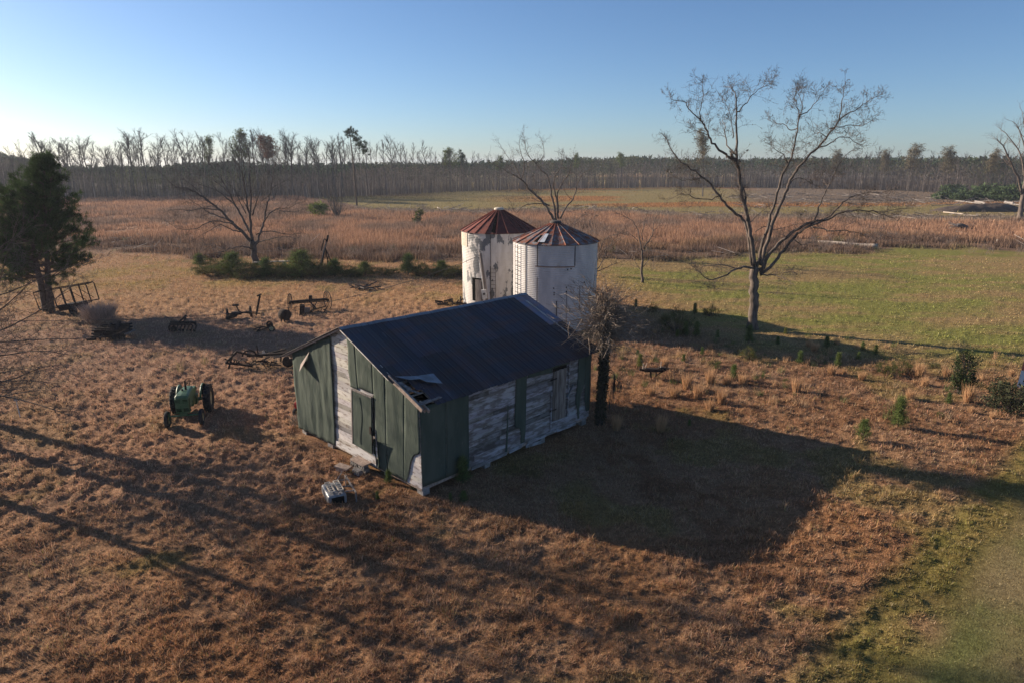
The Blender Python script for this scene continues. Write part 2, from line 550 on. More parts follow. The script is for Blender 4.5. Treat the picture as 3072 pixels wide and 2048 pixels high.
def weeds_right():
    """loose dry stalks and small weeds in the rough ground right of the barn"""
    r_ = np.random.default_rng(35)
    n = 520
    x, y = r_.uniform(4.5, 34, n), r_.uniform(27, 50, n)
    k = (fbm(x * .22, y * .3, 36, 2) > .46) & (y < 52 - .45 * (x - 6)) & (y > 27 + .1 * x) & ~inside_things(x, y) & (x < .8 * y + 2)
    x, y = x[k], y[k]; n = len(x); m_ = 34
    h = r_.uniform(.18, .62, n)
    X, Y, H = np.repeat(x, m_), np.repeat(y, m_), np.repeat(h, m_); K = len(X)
    b = np.stack([X + r_.normal(0, .10, K), Y + r_.normal(0, .10, K), gz(X, Y) - .02], 1)
    d = r_.normal(0, .28, (K, 3)); d[:, 2] = 1
    sd = r_.normal(0, 1, (K, 3)); sd[:, 2] = 0; sd /= np.linalg.norm(sd, axis=1)[:, None]
    T = np.stack([b - sd * .009, b + sd * .009, b + d * (H * r_.uniform(.5, 1.1, K))[:, None]], 1)
    g = np.repeat(r_.random(n), m_)[:, None]
    C = np.where(g < .28, np.array([[.13, .16, .055]]), np.where(g < .6, np.array([[.42, .29, .18]]), np.array([[.50, .31, .17]]))) * r_.uniform(.5, 1.35, (K, 1))
    o = soup('loose_weeds', T, C, M_BLADE)
    tag(o, None, None, None, 'stuff')
weeds_right()
# ------------------------------------------------------------------ barn
random.seed(5)
BRZ = math.atan2(BU[1], BU[0])
M_BOARD = mat('peeling_white_boards', (.60, .565, .53), (.27, .215, .18), 7, .85, .5, 40, (.35, 1, 1.4), attr=True, thr=(.50, .66),
              third=(.10, .075, .06), thr3=(.66, .72), scale3=16, stretch3=(.5, 1, 1.5), bdist=.01)
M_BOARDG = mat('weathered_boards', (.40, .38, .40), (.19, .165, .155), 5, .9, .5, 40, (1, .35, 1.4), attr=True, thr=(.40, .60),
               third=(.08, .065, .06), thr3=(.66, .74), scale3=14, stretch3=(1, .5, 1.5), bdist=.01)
M_PLANK = mat('grey_planks', (.27, .235, .215), (.14, .115, .10), 9, .9, .5, 40, (1, 1, .15), attr=True, bdist=.01)
M_WOOD = mat('bare_wood', (.42, .32, .26), (.26, .19, .15), 9, .9, .4, 40, (1, 1, 1), bdist=.01)
M_TAR = mat('green_tar_paper', (.078, .094, .074), (.054, .070, .055), 2.2, .9, .7, 9, (1, 1, .3), spec=.15, bdist=.03,
            third=(.13, .125, .105), thr3=(.62, .8), scale3=5, stretch3=(1, 1, .4))
M_TARB = mat('paper_backing', (.33, .27, .235), (.24, .19, .17), 4, .9)
M_ROOF = mat('old_tin_roof', (.030, .031, .040), (.050, .031, .028), 1.6, .58, .25, 20, (1, .35, 1), attr=True, thr=(.42, .64), spec=.35,
             third=(.080, .088, .105), thr3=(.60, .78), scale3=3.2, stretch3=(.3, 1.6, .3), bdist=.01)
M_TIN = mat('bare_tin', (.20, .23, .26), (.13, .14, .155), 3, .5, .1, 10, spec=.5, third=(.16, .10, .07), thr3=(.66, .8))
M_DARK = mat('dark_inside', (.012, .011, .010), rough=1, spec=0)
M_CONC = mat('concrete_block', (.32, .30, .28), (.20, .18, .165), 6, .95, .6, 30)

RX, RZ = 4.15, 5.50            # ridge
EL = (-.72, 3.42); ER = (8.92, 3.40)
def roof_z(x, s=0.0):
    z = RZ + (EL[1] - RZ) * (RX - x) / (RX - EL[0]) if x < RX else RZ + (ER[1] - RZ) * (x - RX) / (ER[0] - RX)
    sag = .10 * (max(s, 0) / 10) ** 2 + .05 * math.sin(max(s, 0) / 10 * math.pi)
    return z - sag * max(0, 1 - abs(x - RX) / 5.5)

barn = empty('barn', (BA[0], BA[1], 0), BRZ)
tag(barn, 'old wooden barn with torn green tar paper, peeling white boards and dark tin roof', 'barn')

def board_rows(mb, z0, z1, x0f, x1f, y, axis, h=.20, thick=.025, white=True):
    """rows of horizontal boards; x0f/x1f give the ends at a height; axis 'x' (front) or 'y' (side)"""
    z = z0
    while z < z1 - .01:
        zt = min(z + h * random.uniform(.9, 1.1), z1)
        cuts = [0.0] + sorted(random.uniform(.15, .85) for _ in range(random.choice((1, 2, 2, 3)))) + [1.0]
        for c0, c1 in zip(cuts[:-1], cuts[1:]):
            def X(zv, c): return x0f(zv) + (x1f(zv) - x0f(zv)) * c
            g = .003
            b0 = .004 if random.random() < .8 else random.uniform(.005, .02)
            poly = [(X(z, c0) + g, z + b0), (X(z, c1) - g, z + b0 * random.uniform(0, 1.5)), (X(zt, c1) - g, zt - g), (X(zt, c0) + g, zt - g)]
            o = random.uniform(-.006, .010)
            k = random.uniform(.72, 1.08) if random.random() < .75 else random.uniform(.4, .7)
            cl = (k, k * random.uniform(.95, 1.0), k * random.uniform(.88, 1.0))
            if axis == 'x': mb.prism(poly, y - o, y + thick - o, 'xz', cl)
            else: mb.prism(poly, y - thick + o, y + o, 'yz', cl)
        z = zt
def gl(z):   # left and right ends of the gable at a height
    return 0.0 if z < 3.66 else min(RX - .02, (z - roof_z(0)) / (RZ - roof_z(0)) * RX)
def gr(z):
    return BW if z < 3.42 else max(RX + .02, BW - (z - roof_z(BW)) / (RZ - roof_z(BW)) * (BW - RX))
m = MB(); board_rows(m, .27, 5.36, gl, gr, 0.0, 'x'); m.build('gable_wall', M_BOARD, barn)
m = MB(); board_rows(m, .30, 5.2, gl, gr, BL - .03, 'x'); m.build('gable_wall', M_BOARD, barn)
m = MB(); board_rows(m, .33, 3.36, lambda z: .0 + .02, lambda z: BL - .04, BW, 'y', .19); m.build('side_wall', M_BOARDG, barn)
m = MB(); board_rows(m, .27, 3.56, lambda z: .02, lambda z: BL - .04, .026, 'y', .2); m.build('side_wall', M_BOARD, barn)
m = MB()
m.box((BW / 2, BL / 2, .24), (BW - .1, BL - .1, .06))
m.prism([(.06, .3), (BW - .06, .3), (BW - .06, 3.2), (RX, 5.2), (.06, 3.4)], .05, .06); m.prism([(.06, .3), (BW - .06, .3), (BW - .06, 3.2), (RX, 5.2), (.06, 3.4)], BL - .08, BL - .07)
m.build('floor', M_DARK, barn)
# sill beams and torn lower edge
m = MB()
m.beam((.05, .06, .22), (BW - .05, .06, .24), .1, .12); m.beam((BW - .08, .05, .26), (BW - .08, BL - .1, .30), .12, .14)
m.build('sill_beam', M_WOOD, barn)
for x, y, top in ((.32, .18, .2), (2.45, .18, .2), (4.2, .25, .2), (6.4, .25, .2), (8.5, .2, .24), (8.5, 3.3, .26), (8.5, 6.6, .26), (8.5, 9.5, .26), (.3, 4.8, .2), (.3, 9.5, .2)):
    m = MB(); m.box((x, y, -.05 + top / 2), (.36, .3, top + .14), (0, 0, random.uniform(-.1, .1)))
    m.build('pier', M_CONC, barn)

def pl(poly, v):
    """point at fraction v of a polyline by height"""
    z0, z1 = poly[0][1], poly[-1][1]
    z = z0 + (z1 - z0) * v
    for (xa, za), (xb, zb) in zip(poly[:-1], poly[1:]):
        if (za - z) * (zb - z) <= 1e-9 and abs(za - zb) > 1e-6:
            k = (z - za) / (zb - za); return xa + (xb - xa) * k, z
    return poly[-1]
def sheet(name, left, right, face, off=.03, amp=.016, nu=8, nv=26, jag=.02, seed=0, mtl=None):
    def fn(u, v):
        a, b = pl(left, v), pl(right, v)
        jl = (vn(np.array([v * 17.]), np.array([seed + .5]), 70)[0] - .5) * jag * 2
        x = a[0] + jl + (b[0] + jl * .5 - a[0] - jl) * u; z = a[1] + (b[1] - a[1]) * u
        if v > .99: z += (vn(np.array([x * 3.]), np.array([seed + .1]), 71)[0] - .5) * jag * 2
        w = off + amp * (fbm(np.array([x * 3.2 + seed]), np.array([z * .8]), 72, 3)[0] * 2 - .6)
        if face == 'front': return (x, -max(w, .006), z)
        return (BW + max(w, .006), x, z)
    m = MB(); m.grid(fn, nu, nv)
    o = m.build(name, mtl or M_TAR, barn, True)
    sd = o.modifiers.new('thick', 'SOLIDIFY'); sd.thickness = .004; sd.offset = 0
    return o
def rz(x): return roof_z(x) - .05
sheet('tar_paper', [(0, rz(0)), (.02, .22)], [(3.22, rz(3.22)), (3.24, 3.35), (3.18, 2.44), (3.03, .26)], 'front', .05, .045, 34, 30, .02, 1)
sheet('tar_paper', [(4.33, rz(4.33)), (4.41, 4.6), (4.36, 3.8), (4.44, 3.3), (4.42, 3.18)], [(4.89, rz(4.89)), (4.97, 3.3), (4.97, 3.2)], 'front', .03, .02, 6, 24, .02, 2)
sheet('tar_paper', [(4.90, rz(4.90)), (4.985, 3.27)], [(6.02, rz(6.02)), (6.0, 3.26)], 'front', .034, .02, 12, 14, .008, 3)
sheet('tar_paper', [(6.035, rz(6.03)), (6.01, 3.24), (6.0, 1.75), (6.06, 1.4), (6.05, .8), (6.04, .24)], [(6.79, rz(6.79)), (6.66, 1.3), (6.68, .26)], 'front', .036, .02, 9, 30, .006, 4)
sheet('tar_paper', [(6.805, rz(6.8)), (6.675, 1.3), (6.69, .25)], [(7.91, rz(7.91)), (7.66, .28)], 'front', .03, .022, 12, 26, .006, 5)
sheet('tar_paper', [(7.925, rz(7.92)), (7.675, .28)], [(8.70, rz(8.70)), (8.70, 1.68), (8.62, 1.64), (8.33, 1.5), (8.1, 1.07), (8.0, .7), (7.82, .27)], 'front', .034, .02, 9, 30, .006, 6)
# the torn flap below the left eave and the bulging flap beside the door
m = MB()
m.add([(1.55, -.08, 4.07), (.74, -.10, 3.34), (1.14, -.40, 3.16), (1.40, -.24, 3.62)], [(0, 1, 2), (0, 2, 3)])
m.build('torn_flap', M_TARB, barn)
m = MB()
m.grid(lambda u, v: (6.0 + (.10 + .16 * v) * u + .015 * math.sin(7 * v), -.07 - (.10 + .15 * v) * u ** .8, .26 + (1.16 + .26 * u) * v), 5, 14)
o = m.build('torn_flap', M_TAR, barn, True)
sd = o.modifiers.new('thick', 'SOLIDIFY'); sd.thickness = .004
m = MB()
m.grid(lambda u, v: (5.95 + .28 * u + .03 * math.sin(9 * u), -.09 - .14 * u - .06 * v, 1.38 + .24 * u + .12 * v), 6, 3)
m.build('torn_flap', M_TARB, barn, True)
# front door
m = MB()
m.prism([(4.60, 3.10), (5.90, 3.06), (5.74, .74), (4.42, .80)], -.10, -.05)
d = m.build('door', M_TAR, barn)
m = MB()
for pts in (([(4.60, 3.13), (4.43, .8)]), ([(4.60, 3.14), (5.95, 3.12)])):
    m.beam((pts[0][0], -.09, pts[0][1]), (pts[1][0], -.09, pts[1][1]), .05, .06)
m.build('door_frame', M_PLANK, d)
m = MB()
m.grid(lambda u, v: (5.10 + .10 * math.sin(5 * v) + .05 * u, -.112 - .01 * math.sin(3.1 * u), 2.95 - 2.0 * v), 3, 20)
m.build('wrinkle', M_TAR, d, True)
m = MB(); m.box((5.78, -.12, 1.75), (.10, .05, .30)); m.box((5.84, -.10, 1.5), (.05, .05, .5), (0, 0, .1)); m.build('latch', M_RUST, d)
m = MB(); m.prism([(5.93, 3.2), (6.0, 3.2), (5.86, .75), (5.78, .75)], -.028, -.02); m.build('door_gap', M_DARK, d)
# boards breaking away below the door
m = MB()
m.prism([(3.05, .27), (6.0, .22), (5.95, .44), (4.6, .58), (3.06, .50)], -.05, -.03)
m.prism([(4.5, .62), (5.98, .40), (6.0, .62), (4.6, .76)], -.07, -.045)
m.build('skirt_board', M_BOARD, barn)

# right hand wall
sheet('tar_paper', [(.0, 3.40), (.0, .36)], [(1.17, 3.40), (1.13, .34)], 'side', .03, .012, 8, 16, .006, 11)
sheet('tar_paper', [(1.18, 3.40), (1.14, .34)], [(2.31, 3.38), (2.26, .33)], 'side', .034, .012, 8, 16, .006, 12)
sheet('tar_paper', [(4.90, 3.40), (4.84, 2.2), (4.81, 1.25), (5.17, 1.08), (5.18, .75), (5.16, .42)], [(5.53, 3.40), (5.46, .93), (5.40, .42)], 'side', .03, .02, 6, 26, .02, 13)
sheet('tar_paper', [(4.41, 2.3), (4.36, 1.2), (4.25, .3)], [(4.45, 2.3), (4.44, 1.2), (4.37, .29)], 'side', .02, .01, 3, 14, .015, 14)
sheet('tar_paper', [(5.60, 3.42), (5.56, 3.18)], [(7.20, 3.42), (7.10, 3.05)], 'side', .03, .01, 8, 4, .03, 15)
sheet('tar_paper', [(7.20, 3.42), (7.20, 3.24)], [(8.25, 3.42), (8.22, 3.22)], 'side', .03, .01, 6, 3, .02, 16)
sheet('tar_paper', [(8.92, 3.40), (8.88, 2.2), (8.75, 1.39), (8.9, .9), (8.96, .43)], [(9.42, 3.40), (9.40, 2.0), (9.12, 1.5), (9.06, .9), (9.08, .44)], 'side', .03, .02, 6, 26, .02, 17)
sheet('tar_paper', [(9.43, 3.40), (9.42, 1.9), (9.42, 1.2), (9.56, .62)], [(9.86, 3.40), (9.86, 1.2), (9.80, .62)], 'side', .03, .02, 5, 22, .02, 18)
m = MB()
xs = np.linspace(7.14, 8.02, 6)
for i in range(5):
    k = random.uniform(.7, 1.15)
    m.prism([(xs[i] + .004, .84 - .02 * i), (xs[i + 1] - .004, .83 - .02 * i), (xs[i + 1] + .05, 3.08 + random.uniform(-.05, .03)), (xs[i] + .058, 3.09)], BW + .03, BW + .055, 'yz', (k, k * .97, k * .92))
d = m.build('door', M_PLANK, barn)
for z in (2.75, 1.35):
    m = MB(); m.box((BW + .07, 7.18, z), (.02, .42, .06)); m.build('hinge', M_RUST, d)
m = MB(); m.prism([(7.16, 3.06), (8.10, 3.04), (8.12, 3.24), (7.2, 3.22)], BW + .012, BW + .02, 'yz'); m.build('door_gap', M_DARK, d)
m = MB()
m.beam((BW + .05, 8.17, .75), (BW + .05, 8.26, 3.36), .05, .06); m.beam((BW + .05, 7.04, .45), (BW + .05, 7.08, 2.2), .05, .07)
m.beam((BW + .05, 7.0, .80), (BW + .05, 8.3, .76), .07, .06)
m.build('door_frame', M_BOARDG, barn)
m = MB(); m.beam((BW + .06, 8.10, 1.72), (BW + .16, 8.42, 2.25), .10, .03); m.build('loose_board', M_TIN, barn)
m = MB()
for s0, s1, z, dz in ((2.4, 4.3, .26, .03), (4.5, 5.2, .27, .05), (5.6, 7.4, .32, .04), (7.5, 8.8, .30, -.03), (5.5, 6.6, .20, -.10)):
    m.beam((BW + .03, s0, z), (BW + .06, s1, z + dz), .03, .14)
m.build('skirt_board', M_BOARDG, barn)

# roof panels
PW = .64
def panel(mb, side, s0, s1, xa, xb, lift, col, crop=None):
    """ribbed tin between x = xa and xb (down the slope), s0..s1 along the ridge"""
    ns, nx = 12, 6
    prof = []
    for i in range(ns + 1):
        t = i / ns
        prof.append((s0 + (s1 - s0) * t, .032 if i in (0, 6, ns) else (.006 if i in (3, 9) else 0)))
    vs, fs = [], []
    for j in range(nx + 1):
        x = xa + (xb - xa) * j / nx
        for s, h in prof:
            vs.append((x, s, roof_z(x, s) + h + lift * (1 if j < nx else .6)))
    for j in range(nx):
        for i in range(ns):
            a = j * (ns + 1) + i
            fs.append((a, a + 1, a + ns + 2, a + ns + 1))
    mb.add(vs, fs, col)
rs = np.arange(-.24, 10.3, PW)
for side in (1, -1):
    m = MB()
    xm = 6.47 if side == 1 else 1.75
    xe = ER[0] if side == 1 else EL[0]
    for i, s0 in enumerate(rs):
        s1 = min(s0 + PW + .02, 10.36)
        for part in (0, 1):
            k = random.uniform(.72, 1.35) * (1.2 if part == 0 else .95)
            cl = (k, k, k * random.uniform(.95, 1.15))
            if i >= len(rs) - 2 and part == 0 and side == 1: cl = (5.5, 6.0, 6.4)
            dx = random.uniform(-.05, .05)
            if part == 0: panel(m, side, s0, s1, RX, xm + .1 * side + dx, .014, cl)
            else:
                if side == 1 and i == 0:
                    panel(m, side, s0, s1, xm, 7.45, .0, cl); continue
                if side == 1 and i == 1:
                    panel(m, side, s0, s1, xm, 8.05, .0, cl)
                    panel(m, side, s0 + .20, s1, 8.05, xe, .0, cl); continue
                panel(m, side, s0, s1, xm, xe + dx * .5, .0, cl)
    o = m.build('roof', M_ROOF, barn)
    sd = o.modifiers.new('thick', 'SOLIDIFY'); sd.thickness = .006; sd.offset = -1
# the panel torn up at the near eave
m = MB()
def tp(s, x, dz): return (x, s, roof_z(x, s) + dz)
m.add([tp(.10, 7.22, .05), tp(1.56, 7.62, .10), tp(1.45, 8.27, .17), tp(.95, 7.95, .14), tp(.73, 7.86, .24), tp(.45, 7.66, .13), tp(.86, 7.45, .05)],
      [(0, 6, 5), (6, 1, 2), (6, 2, 3), (6, 3, 4), (6, 4, 5)])
o = m.build('loose_roof_panel', M_TIN, barn); sd = o.modifiers.new('thick', 'SOLIDIFY'); sd.thickness = .006
# ridge cap
for a, b in ((RX - .17, RX), (RX, RX + .17)):
    m = MB()
    m.grid(lambda u, v: (a + (b - a) * u, -.2 + 10.6 * v, roof_z(a + (b - a) * u, -.2 + 10.6 * v) + .045 + .008 * math.sin(v * 41)), 1, 24)
    o = m.build('ridge_cap', M_TIN, barn); sd = o.modifiers.new('thick', 'SOLIDIFY'); sd.thickness = .004
# rafters, purlins, barge boards, eave plank
for s in (.12, .75, 1.5, 2.6, 4.2, 6.0, 7.8, 9.6):
    for x0, x1 in ((RX, EL[0] + .12), (RX, ER[0] - .35 if s > .2 else ER[0] - .05)):
        m = MB(); m.beam((x0, s, roof_z(x0, s) - .17), (x1, s, roof_z(x1, s) - .15), .05, .11); m.build('rafter', M_WOOD, barn)
for x in (-.3, .9, 2.1, 3.3, 5.0, 6.2, 7.42, 8.12):
    m = MB(); m.beam((x, -.1, roof_z(x, 0) - .085), (x, 10.2, roof_z(x, 10) - .085), .10, .025, up=(0, 0, 1)); m.build('purlin', M_WOOD, barn)
m = MB(); m.beam((8.66, .02, roof_z(8.66) - .01), (8.60, 1.0, roof_z(8.60) - .01), .26, .03); m.build('eave_plank', M_PLANK, barn)
m = MB(); m.beam((7.10, -.10, roof_z(7.1) + .01), (8.93, -.05, roof_z(8.93) - .03), .05, .15); m.build('barge_board', M_WOOD, barn)
m = MB(); m.beam((RX, -.17, RZ - .05), (7.2, -.17, roof_z(7.2) - .05), .03, .05); m.build('barge_board', M_BOARD, barn)
m = MB(); m.beam((RX, -.17, RZ - .05), (EL[0], -.17, EL[1] - .03), .03, .07); m.build('barge_board', M_WOOD, barn)
m = MB(); m.beam((8.5, .18, roof_z(8.5) - .07), (9.02, .18, roof_z(9.02) - .06), .06, .12); m.build('rafter', M_WOOD, barn)
m = MB(); m.beam((7.40, .06, roof_z(7.40) - .03), (8.02, .10, roof_z(8.02) - .03), .34, .02, up=(0, 0, 1)); m.beam((7.5, .05, roof_z(7.5) + .0), (7.95, .22, roof_z(7.95) + .03), .18, .02); m.beam((7.9, .1, roof_z(7.9) + .02), (8.2, .42, roof_z(8.2)), .16, .02); m.build('broken_sheathing', M_PLANK, barn)
# soffit closing the gable under the tin
m = MB(); m.prism([(.0, roof_z(0) - .02), (RX, RZ - .06), (BW, roof_z(BW) - .02), (BW, roof_z(BW) - .2), (RX, RZ - .26), (0, roof_z(0) - .2)], .035, .045); m.build('gable_trim', M_BOARD, barn)

# ------------------------------------------------------------------ door steps, tub
st = empty('door_steps', tuple((BA + BU * 5.2 - BE * .42).tolist() + [0]), BRZ)
tag(st, 'stacked concrete blocks with a wooden top, used as steps below the barn door', 'steps')
m = MB(); m.box((.05, .12, .36), (.86, .38, .06), (.04, .03, .03)); m.build('top_plank', M_WOOD, st)
def block(x, y, z, rot, par, w=.42):
    b = MB()
    for dx in (-w / 2 + .02, -w / 6, w / 6, w / 2 - .02): b.box((dx, 0, 0), (.04, .2, .2))
    b.box((0, -.085, 0), (w, .03, .2)); b.box((0, .085, 0), (w, .03, .2))
    o = b.build('concrete_block', M_CONC, par); o.location = (x, y, z); o.rotation_euler = rot
for x, y, z, r_ in ((-.3, .1, .1, 0), (.25, .12, .1, .05), (-.3, .1, .26, .0), (.22, .1, .25, -.05), (.28, -.2, .1, .02)):
    block(x, y, z, (R(90), 0, r_), st)
m = MB(); m.box((-.38, -.42, .17), (.62, .34, .06), (.02, .05, .3)); m.box((-.45, -.42, .07), (.4, .3, .14), (0, 0, .3)); m.build('lower_step', M_WOOD, st)

M_ENAM = mat('white_enamel', (.24, .24, .245), (.14, .14, .14), 5, .38, .05, 10, spec=.5, third=(.16, .10, .07), thr3=(.68, .76))
M_CREAM = mat('cream_paint', (.62, .56, .46), (.42, .34, .26), 12, .6)
tb = empty('discarded_appliance', (-6.30, 21.80, -.03), R(-62))
tag(tb, 'overturned white enamel appliance body with a cream lattice and bare frame lying in the grass', 'scrap appliance')
bm = bmesh.new(); bmesh.ops.create_cube(bm, size=1)
for v in bm.verts: v.co = Vector((v.co.x * 1.16, v.co.y * .66, v.co.z * .42 + .18))
bmesh.ops.bevel(bm, geom=[e for e in bm.edges if min(v.co.y for v in e.verts) < 0 or True], offset=.11, segments=4, profile=.6, affect='EDGES')
me = bpy.data.meshes.new('body'); bm.to_mesh(me); bm.free(); me.materials.append(M_ENAM)
for q in me.polygons: q.use_smooth = True
o = bpy.data.objects.new('body', me); COL.objects.link(o); o.parent = tb; o.location = (0, -.12, 0)
m = MB()
for y in (-.34, -.17, -.03, .14): m.box((-.02, y, .475), (.82, .03, .03))
for x in np.linspace(-.42, .38, 6):
    for y0, y1 in ((-.34, -.17), (-.03, .14)): m.box((x, (y0 + y1) / 2, .475), (.03, y1 - y0, .028))
m.build('lattice', M_CREAM, tb)
m = MB()
m.beam((-.80, .50, .42), (.70, .50, .40), .05, .05); m.beam((.68, .50, .40), (.68, .50, 0), .04, .04); m.beam((-.78, .50, .42), (-.78, .50, 0), .04, .04)
for x in (-.45, .10, .50): m.beam((x, .18, .44), (x + .02, .50, .41), .03, .04)
m.beam((-.45, .1, .44), (-.90, .42, .55), .03, .02); m.box((.62, -.05, .47), (.09, .07, .07))
m.build('frame', M_PLANK, tb)

m = MB(); m.box((.585, -.12, .19), (.012, .44, .28)); m.build('dark_end_panel', M_DARK, tb)  # near-black panel added to darken the body's shaded near end
# ------------------------------------------------------------------ grain bins
M_BINL = mat('peeling_bin_paint', (.56, .525, .49), (.46, .42, .38), 2.5, .55, .0, 10, (1, 1, .35), spec=.4,
             third=(.125, .13, .135), thr3=(.545, .565), scale3=1.3, stretch3=(1, 1, .45))
M_BINR = mat('galvanised_bin', (.56, .53, .505), (.43, .41, .40), 1.6, .5, .0, 10, (1, 1, .4), spec=.45,
             third=(.37, .27, .19), thr3=(.60, .76), scale3=1.1, stretch3=(1, 1, 1.6))
M_RROOF = mat('rust_red_bin_roof', (.20, .062, .045), (.13, .045, .036), 3, .75, .2, 20, attr=True, third=(.05, .035, .03), thr3=(.62, .72))
M_RROOF2 = mat('rusty_galvanised_roof', (.17, .17, .175), (.20, .07, .035), 2.1, .6, .2, 20, attr=True, thr=(.40, .56), third=(.07, .045, .035), thr3=(.60, .72), spec=.4)
M_SEAM = mat('dark_seam', (.10, .09, .085), (.06, .05, .045), 8, .8)
def ptang(r, a, z): return (r * math.cos(a), r * math.sin(a), z)
def grain_bin(cx, cy, rad, h, apex, wall_m, roof_m, label, nrib, a_off, cap_white):
    t = empty('grain_bin', (cx, cy, 0))
    tag(t, label, 'grain bin', 'grain bins behind the barn')
    prof = []
    nr = 47
    for i in range(nr * 4 + 1):
        z = h * i / (nr * 4)
        prof.append((rad + .011 * math.sin(i * math.pi / 2) * (0 if z > h - .78 and False else 1), z))
    m = MB(); m.lathe(prof, 96)
    m.build('wall', wall_m, t, True)
    n = nrib
    ro, ri = rad + .13, .34
    zo, zi = h - .02, apex
    m = MB()
    for k in range(n):
        a0, a1 = a_off + 2 * math.pi * k / n, a_off + 2 * math.pi * (k + 1) / n
        c = random.uniform(.65, 1.25)
        for q in range(4):
            f0, f1 = q / 4, (q + 1) / 4
            r0, r1 = ro + (ri - ro) * f0, ro + (ri - ro) * f1
            z0, z1 = zo + (zi - zo) * f0, zo + (zi - zo) * f1
            m.add([ptang(r0, a0, z0), ptang(r0, a1, z0), ptang(r1, a1, z1), ptang(r1, a0, z1)], [(0, 1, 2, 3)], (c, c, c))
    o = m.build('roof', roof_m, t)
    sd = o.modifiers.new('thick', 'SOLIDIFY'); sd.thickness = .01
    for k in range(n):
        a = a_off + 2 * math.pi * k / n
        m = MB()
        m.beam(ptang(ro + .01, a, zo + .03), ptang(ri, a, zi + .03), .05, .07, (1.1, 1.05, 1.0) if cap_white else (1.5, 1.3, 1.2))
        m.build('roof_rib', roof_m, o)
    m = MB(); m.lathe([(.0, zi - .06), (.38, zi - .06), (.42, zi + .05), (.40, zi + .16), (.30, zi + .20), (0, zi + .22)], 28)
    m.build('roof_cap', M_CREAM if cap_white else M_SEAM, t, True)
    m = MB(); m.lathe([(rad + .02, h - .05), (rad + .06, h - .05), (rad + .06, h), (rad + .02, h)], 96); m.build('eave_ring', M_SEAM if not cap_white else wall_m, t, True)
    return t
def curved(t, name, rad, a0, a1, z0, z1, mtl, n=8, th=.03):
    m = MB()
    m.lathe([(rad, z0), (rad + th, z0), (rad + th, z1), (rad, z1), (rad, z0)], n, a0=a0, a1=a1, closed=False)
    for a in (a0, a1):
        m.add([ptang(rad, a, z0), ptang(rad + th, a, z0), ptang(rad + th, a, z1), ptang(rad, a, z1)], [(0, 1, 2, 3)])
    return m.build(name, mtl, t)
def bin_ladder(t, rad, a, z0, z1, mtl, w=.34):
    da = w / 2 / rad
    m = MB()
    for s in (-1, 1): m.beam(ptang(rad + .13, a + s * da, z0), ptang(rad + .13, a + s * da, z1), .035, .035)
    z = z0 + .2
    while z < z1:
        m.beam(ptang(rad + .13, a - da, z), ptang(rad + .13, a + da, z), .022, .022); z += .32
    for z in np.linspace(z0 + .3, z1 - .2, 5):
        for s in (-1, 1): m.beam(ptang(rad, a + s * da, z), ptang(rad + .13, a + s * da, z), .02, .02)
    return m.build('ladder', mtl, t)
# the angle on a bin seen at a photo column
def bang(b, px):
    cx, cy, rad = b
    base = math.atan2(-cy, -cx)
    best = min((abs((1536 + FPX * (cx + rad * math.cos(base + q)) / ((cy + rad * math.sin(base + q)) * math.cos(PITCH) + (CAM_H - 3) * math.sin(PITCH))) - px), base + q) for q in np.linspace(-1.5, 1.5, 301))
    return best[1]
bL, bR = SILO
binL = grain_bin(bL[0], bL[1], bL[2], 6.2, 7.86, M_BINL, M_RROOF, 'farther grain bin with a rust red cone roof, peeling dark patches and an open doorway', 22, .1, True)
binR = grain_bin(bR[0], bR[1], bR[2], 6.2, 7.42, M_BINR, M_RROOF2, 'nearer grain bin with streaked rusty grey cone roof and ladder on its left', 20, .16, False)
a = bang(bL, 1431)
o = curved(binL, 'doorway', bL[2] + .005, a - .165, a + .165, .62, 2.55, M_DARK, 6, .03)
curved(binL, 'door', bL[2] + .07, a - .03, a + .15, .50, 2.42, M_PLANK, 5, .05)
curved(binL, 'patch_sheet', bL[2] + .026, bang(bL, 1384) - .0, bang(bL, 1404), 5.0, 6.1, M_CREAM, 4, .012)
m = MB(); a = bang(bL, 1473); m.beam(ptang(bL[2] + .04, a, .2), ptang(bL[2] + .04, a, 6.1), .05, .04); m.build('seam', M_SEAM, binL)
bin_ladder(binL, bL[2], bang(bL, 1480), .3, 3.6, M_SEAM, .42)
bin_ladder(binR, bR[2], bang(bR, 1554), .2, 6.1, M_RUST, .42)
for px_, z0, z1, w_ in ((1577, 1.2, 6.1, .03), (1611, 4.7, 6.15, .06), (1611, 1.4, 3.9, .035), (1722, 4.75, 6.1, .05), (1739, 1.6, 3.3, .03), (1671, 1.1, 2.3, .07), (1700, .3, 3.0, .02)):
    a = bang(bR, px_)
    m = MB(); m.beam(ptang(bR[2] + .028, a, z0), ptang(bR[2] + .028, a, z1), w_, .03, up=(math.cos(a), math.sin(a), 0)); m.build('seam', M_SEAM, binR)
curved(binR, 'door_panel', bR[2] + .02, bang(bR, 1577), bang(bR, 1605), .35, 1.85, M_BINR, 5, .05)
curved(binR, 'seam', bR[2] + .022, bang(bR, 1606), bang(bR, 1722), 4.66, 4.72, mat('rust_line', (.30, .16, .10), (.2, .12, .08), 5, .8), 16, .012)
for px_, z in ((1661, 3.2), (1662, 2.9), (1663, 2.75), (1699, 3.25), (1699, 2.95), (1752, 3.5), (1702, 4.5), (1712, 4.55)):
    a = bang(bR, px_)
    m = MB(); m.box(ptang(bR[2] + .02, a, z), (.06, .07, .10), (0, 0, a)); m.build('hole', M_SEAM, binR)
a = a0 = bang(bR, 1612)
